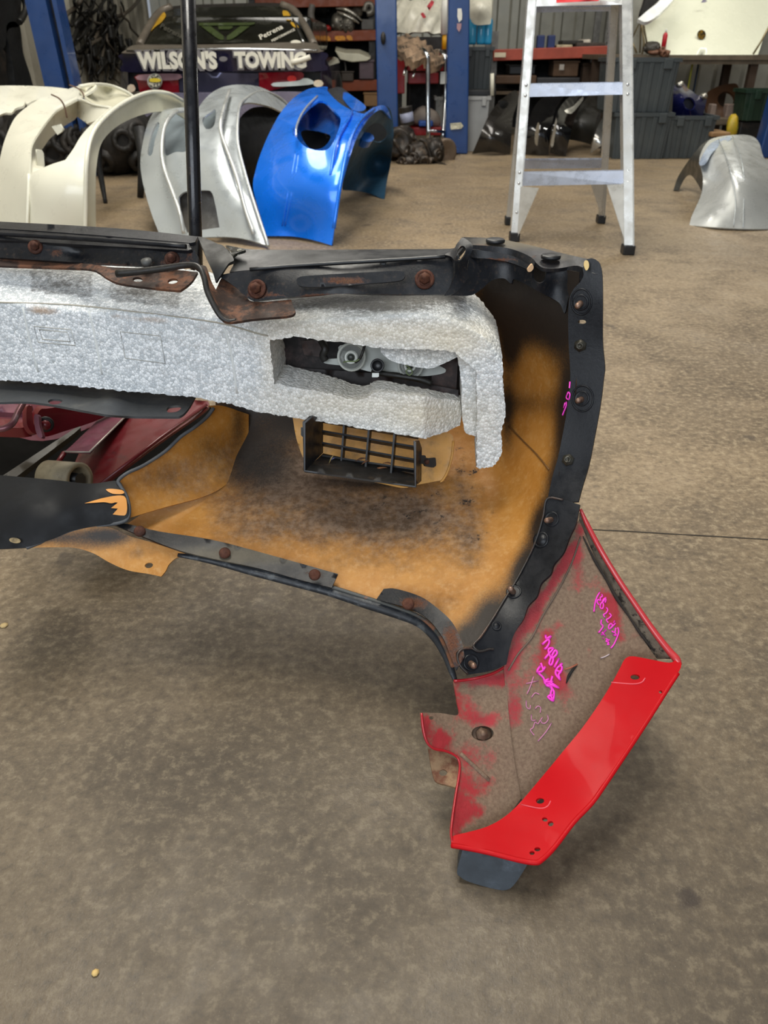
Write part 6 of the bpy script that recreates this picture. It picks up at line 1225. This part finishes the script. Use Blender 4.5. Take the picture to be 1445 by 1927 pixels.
MB().lathe(c + n * .002, n, [(.0085, 0), (.0085, .006), (.005, .0075), (.0045, .011), (.0005, .012)], 6).build('bolt_head', M('bolt_grimy', ''), w_)
patch('rusty_tab', [(806, 1408, 'c'), (835, 1414), (862, 1432, 'c'), (862, 1460), (857, 1482, 'c'), (840, 1477), (822, 1472), (814, 1458)], [(806, 1408, .565), (862, 1432, .558), (857, 1482, .53), (814, 1458, .545)], M('tab_rust', '8A6E50', .7, .1, .25, 40, bump=.2, dust='6A3E2A', dsc=40, da=(.45, .65)), Bp, holes=[ell(834, 1454, 7.5, 6)], step=6, thick=.003)
# bright flange
RED = M('paint_red', 'B8030F', .6, 0, .05, 8, coat=.03, spec=.2, dust='B80A18', dsc=14, da=(.6, .9))
fl = Surf([(850, 1588, .476), (900, 1597, .466), (1000, 1620, .452), (942, 1540, .505), (985, 1507, .525), (1096, 1370, .580), (1175, 1245, .640), (1280, 1250, .640), (1225, 1345, .585), (1112, 1511, .50), (1050, 1440, .545)])
patch('red_flange', [(849, 1588, 'c'), (851, 1574), (880, 1566), (915, 1556), (945, 1540), (975, 1514), (1023, 1458), (1060, 1413), (1096, 1369), (1130, 1320), (1152, 1284), (1166, 1258), (1176, 1240), (1190, 1235), (1225, 1241), (1260, 1247), (1275, 1240), (1282, 1250), (1276, 1266), (1255, 1298), (1225, 1345), (1190, 1398), (1136, 1478), (1112, 1511), (1079, 1545), (1043, 1592), (1019, 1616), (1006, 1621), (975, 1616), (920, 1602), (870, 1592)],
      fl, RED, Bp, holes=[ell(1195, 1274, 9, 5), ell(1016, 1507, 8, 5.5), ell(1025, 1542, 5.5, 4, 20), ell(1036, 1550, 5.5, 5), ell(1011, 1598, 6, 4), ell(1001, 1605, 5, 4), ell(1243, 1302, 3.5, 3)], step=8, thick=.003)
tube('flange_edge', [fl.pt(x, y, -.002) for x, y in ((849, 1589), (870, 1592), (920, 1602), (975, 1616), (1006, 1621), (1019, 1616), (1043, 1592), (1079, 1545), (1112, 1511), (1136, 1478), (1190, 1398), (1225, 1345), (1255, 1298), (1276, 1266))], .0030, RED, Bp, res=8, sm=4)
for q in (((1150, 1284), (1190, 1287), (1207, 1284), (1214, 1276)), ((981, 1514), (1015, 1521), (1030, 1517), (1036, 1507))):
    tube('pressed_edge', [fl.pt(x, y, -.0002) for x, y in q], .0010, M('edge_pink', 'D8505A', .4), Bp, res=5, sm=4)
tube('rolled_rim', [P(*q) for q in ((1092, 958, .775), (1104, 985, .765), (1130, 1035, .742), (1160, 1085, .722), (1190, 1130, .702), (1230, 1188, .675), (1258, 1224, .657), (1272, 1240, .648), (1276, 1252, .643))], [.0020, .0035, .004, .004, .004, .0045, .005, .0055, .005], M('rim_red', 'BC3438', .3, 0, .05, coat=.6), Bp, res=10, sm=5)
patch('rim_wall', [(1090, 965, 'c'), (1110, 1000), (1140, 1055), (1180, 1120), (1222, 1185), (1262, 1240, 'c'), (1236, 1240, 'c'), (1200, 1190), (1160, 1125), (1120, 1055), (1088, 985, 'c')], [(1090, 965, .775), (1140, 1055, .738), (1262, 1240, .652), (1236, 1240, .663), (1160, 1125, .715), (1088, 985, .775), (1120, 1055, .748)], M('grime', '75695A', .95, 0, .3, 60, bump=.7, bscale=150, dust='2E2722', dsc=60, da=(.5, .62)), Bp, step=7, thick=.004)
tube('grime_seam', [wsf.pt(x, y, .002) for x, y in ((1096, 1010), (1118, 1055), (1140, 1092), (1160, 1128), (1182, 1160), (1206, 1196), (1230, 1225))], [.0008, .002, .0015, .0024, .0012, .002, .001], M('grime_dark', '2C2622', .95, bump=.6, bscale=300), Bp, res=6, sm=3)
tube('torn_slit', [wsf.pt(x, y, .0008) for x, y in ((1065, 1286), (1070, 1272), (1078, 1260), (1085, 1254))], [.0008, .0022, .0018, .0004], M('slit', '15110F', .9), Bp, res=6, sm=4)
tube('chipped_edge', [wsf.pt(x, y, .0012) for x, y in ((1062, 1260), (1072, 1257), (1086, 1250))], .0012, M('chip_orange', '9A5A44', .8), Bp, res=6)
# marker writing on the dirty panel
MAG = M('marker_magenta', 'F03CC8', .5, 0, .05, 20); PNK = M('marker_faint', 'C27AA0', .6, 0, .1, 60)
def Z6(x, y, ox=980, oy=1080, k=5.668): return (ox + x / k, oy + y / k)
def ink(strokes, r, mt, nm='marker_writing', sf_=None, raw=False):
    m = MB()
    for s_ in strokes:
        q = [s_[i:i + 2] for i in range(0, len(s_), 2)]; q = q if raw else [Z6(*p) for p in q]
        m.tube([tuple((sf_ or wsf).pt(x, y, .0006)) for x, y in q], r, res=5, sm=3 if len(q) > 2 else 0)
    return m.build(nm, mt, Bp)
ink([(840, 195, 805, 260, 785, 340, 778, 405), (858, 215, 868, 240, 845, 255, 848, 285, 820, 275, 812, 305, 835, 335), (905, 250, 880, 290, 850, 320, 845, 360, 870, 370, 880, 330, 868, 290, 895, 260, 905, 280, 895, 310),
     (905, 355, 925, 385, 905, 420, 880, 435, 895, 465), (940, 420, 962, 445, 935, 475, 910, 490, 928, 520), (1008, 525, 985, 550, 940, 590, 935, 555, 960, 530, 975, 555, 955, 580), (1000, 500, 985, 525),
     (1010, 575, 1000, 625, 965, 610), (1000, 625, 1015, 655, 980, 650), (1030, 570, 1042, 620, 1015, 700, 985, 760, 955, 795),
     (860, 485, 852, 530, 875, 560, 850, 600, 825, 630), (910, 595, 855, 655), (862, 620, 900, 665), (880, 685, 873, 692), (900, 690, 925, 700, 905, 720, 935, 730, 920, 755, 945, 750), (945, 700, 925, 715)], .0011, MAG)
ink([(262, 650, 270, 690, 318, 665), (225, 755, 290, 700, 300, 740, 265, 795, 245, 790), (292, 700, 320, 662), (250, 910, 300, 850, 345, 795, 295, 800, 300, 850, 330, 900, 385, 850, 365, 815, 330, 870, 300, 950, 325, 970, 345, 900, 315, 870),
     (405, 900, 355, 1000), (440, 955, 375, 1020, 425, 1040, 435, 990, 400, 975), (375, 1020, 370, 1070, 420, 1130, 400, 1080, 425, 1040), (210, 950, 235, 1030, 170, 1045, 205, 980), (235, 1030, 260, 990),
     (170, 1045, 240, 1110, 265, 1180, 340, 1150, 245, 1150, 300, 1120), (335, 1090, 325, 1160, 405, 1215, 290, 1170), (265, 1190, 330, 1210, 315, 1290, 345, 1355, 285, 1310, 345, 1290), (300, 1200, 350, 1250, 345, 1355)], .0016, MAG)
ink([(135, 1095, 100, 1200, 65, 1280), (55, 1170, 185, 1140), (195, 1285, 150, 1270, 110, 1320), (55, 1350, 60, 1420, 95, 1440, 100, 1400), (205, 1480, 210, 1430, 180, 1410, 150, 1440), (110, 1500, 115, 1560, 160, 1560), (280, 1500, 290, 1550, 260, 1590, 225, 1590, 210, 1560, 230, 1530), (205, 1560, 180, 1600, 150, 1580, 130, 1640, 100, 1665, 140, 1720), (325, 1590, 270, 1680, 180, 1785)], .0007, PNK)
ink([(845, 900, 900, 880, 945, 855)], .0008, M('mark_grey', 'C9B8BC', .6))
ink([(1073, 718, 1072, 730), (1070, 738, 1066, 748, 1071, 752, 1073, 742, 1070, 738), (1064, 758, 1061, 768), (1066, 756, 1066, 764, 1061, 776, 1059, 782)], .0011, MAG, raw=True, sf_=Surf([(1073, 640, .862), (1072, 740, .848), (1045, 890, .80), (1056, 760, .858)]))
# rubber foot
ft = Surf([(862, 1598, .470), (992, 1622, .459), (950, 1676, .4515), (884, 1660, .4585), (860, 1645, .462)])
patch('rubber_foot', [(870, 1600, 'c'), (995, 1622, 'c'), (982, 1644), (968, 1664), (955, 1674), (935, 1674), (884, 1660), (866, 1650), (860, 1640)], ft, M('foot_rubber', '3C4248', .6, 0, .15, 40, bump=.15, dust='5A626C', dsc=30, da=(.5, .8)), Bp, ext=(.002, .016, -.0005), step=8)

# ================================================================== red floor jack under the bumper
JR = M('jack_red', '5C0812', .4, .1, .15, 14, coat=.2, dust='2A1214', dsc=12, da=(.55, .8)); JP = M('jack_worn', '63303F', .5, .1, .25, 25, dust='5C3038', dsc=25)
jk = thing('floor_jack', P(200, 800, 1.12) - Vector((0, 0, P(200, 800, 1.12).z)), 'red floor jack with a long black steel handle, standing inside the bumper', 'floor jack')
def jp(nm, ol_, ct_, mt, **kw): return patch(nm, ol_, ct_, mt, jk, step=kw.pop('step', 14), **kw)
jp('side_plate', [(230, 740, 'c'), (392, 755, 'c'), (386, 772), (300, 832), (190, 915, 'c'), (130, 925, 'c'), (150, 850)], [(230, 740, 1.28), (392, 755, 1.22), (190, 915, 1.0), (130, 925, 1.02)], JR, thick=.004)
tube('frame_rail', [P(*q) for q in ((388, 762, 1.20), (300, 826, 1.08), (188, 912, .985))], .0035, JR, jk)
jp('channel_flange', [(205, 770, 'c'), (246, 772, 'c'), (173, 846), (168, 851, 'c'), (121, 849, 'c'), (135, 838)], [(205, 770, 1.22), (246, 772, 1.20), (168, 851, 1.05), (121, 849, 1.07)], JP, thick=.003)
tube('flange_edge', [P(*q) for q in ((121, 850, 1.065), (168, 851, 1.045), (245, 775, 1.195))], .0018, M('worn_edge', 'A8A096', .4, .5), jk)
tube('channel_lip', [P(*q) for q in ((121, 852, 1.065), (112, 866, 1.05), (84, 905, 1.02))], .0045, JR, jk)
jp('back_plate', [(-30, 740, 'c'), (230, 750, 'c'), (200, 790), (80, 830), (-30, 800, 'c')], [(-30, 740, 1.3), (230, 750, 1.28), (80, 830, 1.25), (-30, 800, 1.27)], JR, thick=.004)
jp('cross_bar', [(-30, 786, 'c'), (50, 790, 'c'), (55, 806, 'c'), (-30, 803, 'c')], [(-30, 786, 1.14), (50, 790, 1.14), (55, 806, 1.12)], JR, thick=.02)
jp('top_bar', [(-30, 757, 'c'), (60, 762, 'c'), (48, 778, 'c'), (-30, 774, 'c')], [(-30, 757, 1.12), (60, 762, 1.12), (48, 778, 1.1)], JP, thick=.01)
jp('lift_arm', [(75, 772), (95, 768), (190, 755), (230, 760), (190, 788), (120, 812), (85, 822), (72, 815), (64, 800)], [(75, 772, 1.1), (230, 760, 1.2), (120, 812, 1.12), (64, 800, 1.09)], JR, thick=.015, step=9)
c = P(86, 798, 1.075); MB().lathe(c, (.4, -1, .2), [(.0145, 0), (.0145, .004), (.011, .005)], 20).build('washer', DARK, jk); MB().lathe(c + Vector((.002, -.005, .001)), (.4, -1, .2), [(.009, 0), (.009, .007), (.0005, .008)], 8).build('pivot_bolt', JR, jk)
jp('yoke_plate', [(51, 765), (60, 765), (61, 780), (64, 800), (70, 816), (62, 815), (54, 806), (50, 792)], [(51, 765, 1.07), (61, 780, 1.07), (62, 815, 1.05)], JR, thick=.008, step=8)
jp('yoke_plate', [(64, 782), (72, 781), (74, 800), (80, 822), (72, 822), (66, 806)], [(64, 782, 1.06), (72, 781, 1.06), (80, 822, 1.04)], JP, thick=.008, step=8)
tube('release_lever', [P(*q) for q in ((44, 758, 1.06), (34, 776, 1.04), (24, 796, 1.02), (8, 806, 1.01), (-15, 808, 1.01))], .0055, M('lever', '6A4046', .4, .4, .2, 20, dust='9A969A', dsc=20), jk, sm=5)
jp('floor_rail', [(5, 895, 'c'), (150, 800, 'c'), (152, 806, 'c'), (30, 898, 'c')], [(5, 895, 1.04), (150, 800, 1.2), (30, 898, 1.04)], M('bar_dark', '231E15', .5, .1, .2), thick=.01)
ca = P(92, 898, .99); cb2 = P(150, 903, .965)
wl = MB().lathe(ca, cb2 - ca, [(.02, 0), (.030, 0), (.030, (cb2 - ca).length), (.022, (cb2 - ca).length), (.022, (cb2 - ca).length - .02), (.001, (cb2 - ca).length - .02)], 32).build('wheel', M('wheel_tan', '8F836A', .6, .1, .1, 40, dust='6E6450', dsc=40), jk)
tube('wheel_hub', [ca, ca.lerp(cb2, 1.02)], .012, BLACK, jk)
jp('shade_sheet', [(-60, 800, 'c'), (120, 775, 'c'), (425, 762, 'c'), (400, 820), (260, 930, 'c'), (-60, 940, 'c')], [(-60, 800, 1.46), (425, 762, 1.56), (260, 930, 1.16), (-60, 940, 1.14)], M('shade_black', '080706', .95, 0, .3, spec=.05), thick=.01)  # added near-black sheet standing in for the shade inside the jack
a_, b_ = P(352, -60, 1.155), P(368, 445, 1.135); d = (b_ - a_)
POLE = M('pole_black', '1A1A1E', .3, .4, .2, 30, coat=.3, dust='6B5648', dsc=60, da=(.62, .72))
tube('handle', [a_, b_, b_ + d * .32], [.0115, .0112, .011], POLE, jk, res=20)
# small loose bits on the concrete
for i, (x, y, r, c_) in enumerate(((8, 1178, .006, 'B9A070'), (180, 1832, .0035, 'D0B070'))):
    p = P(x, y, 'f'); o = MB().lathe(p, (0, 0, 1), [(r, 0), (r * 1.2, .002), (r * .6, .004), (.0004, .004)], 7).build('leaf_scrap', M('scrap%d' % i, c_, .8), None)
    tag(o, ('pale dry leaf scrap on the floor at the left edge', 'tiny yellow crumb on the floor near the bottom left')[i], 'debris')
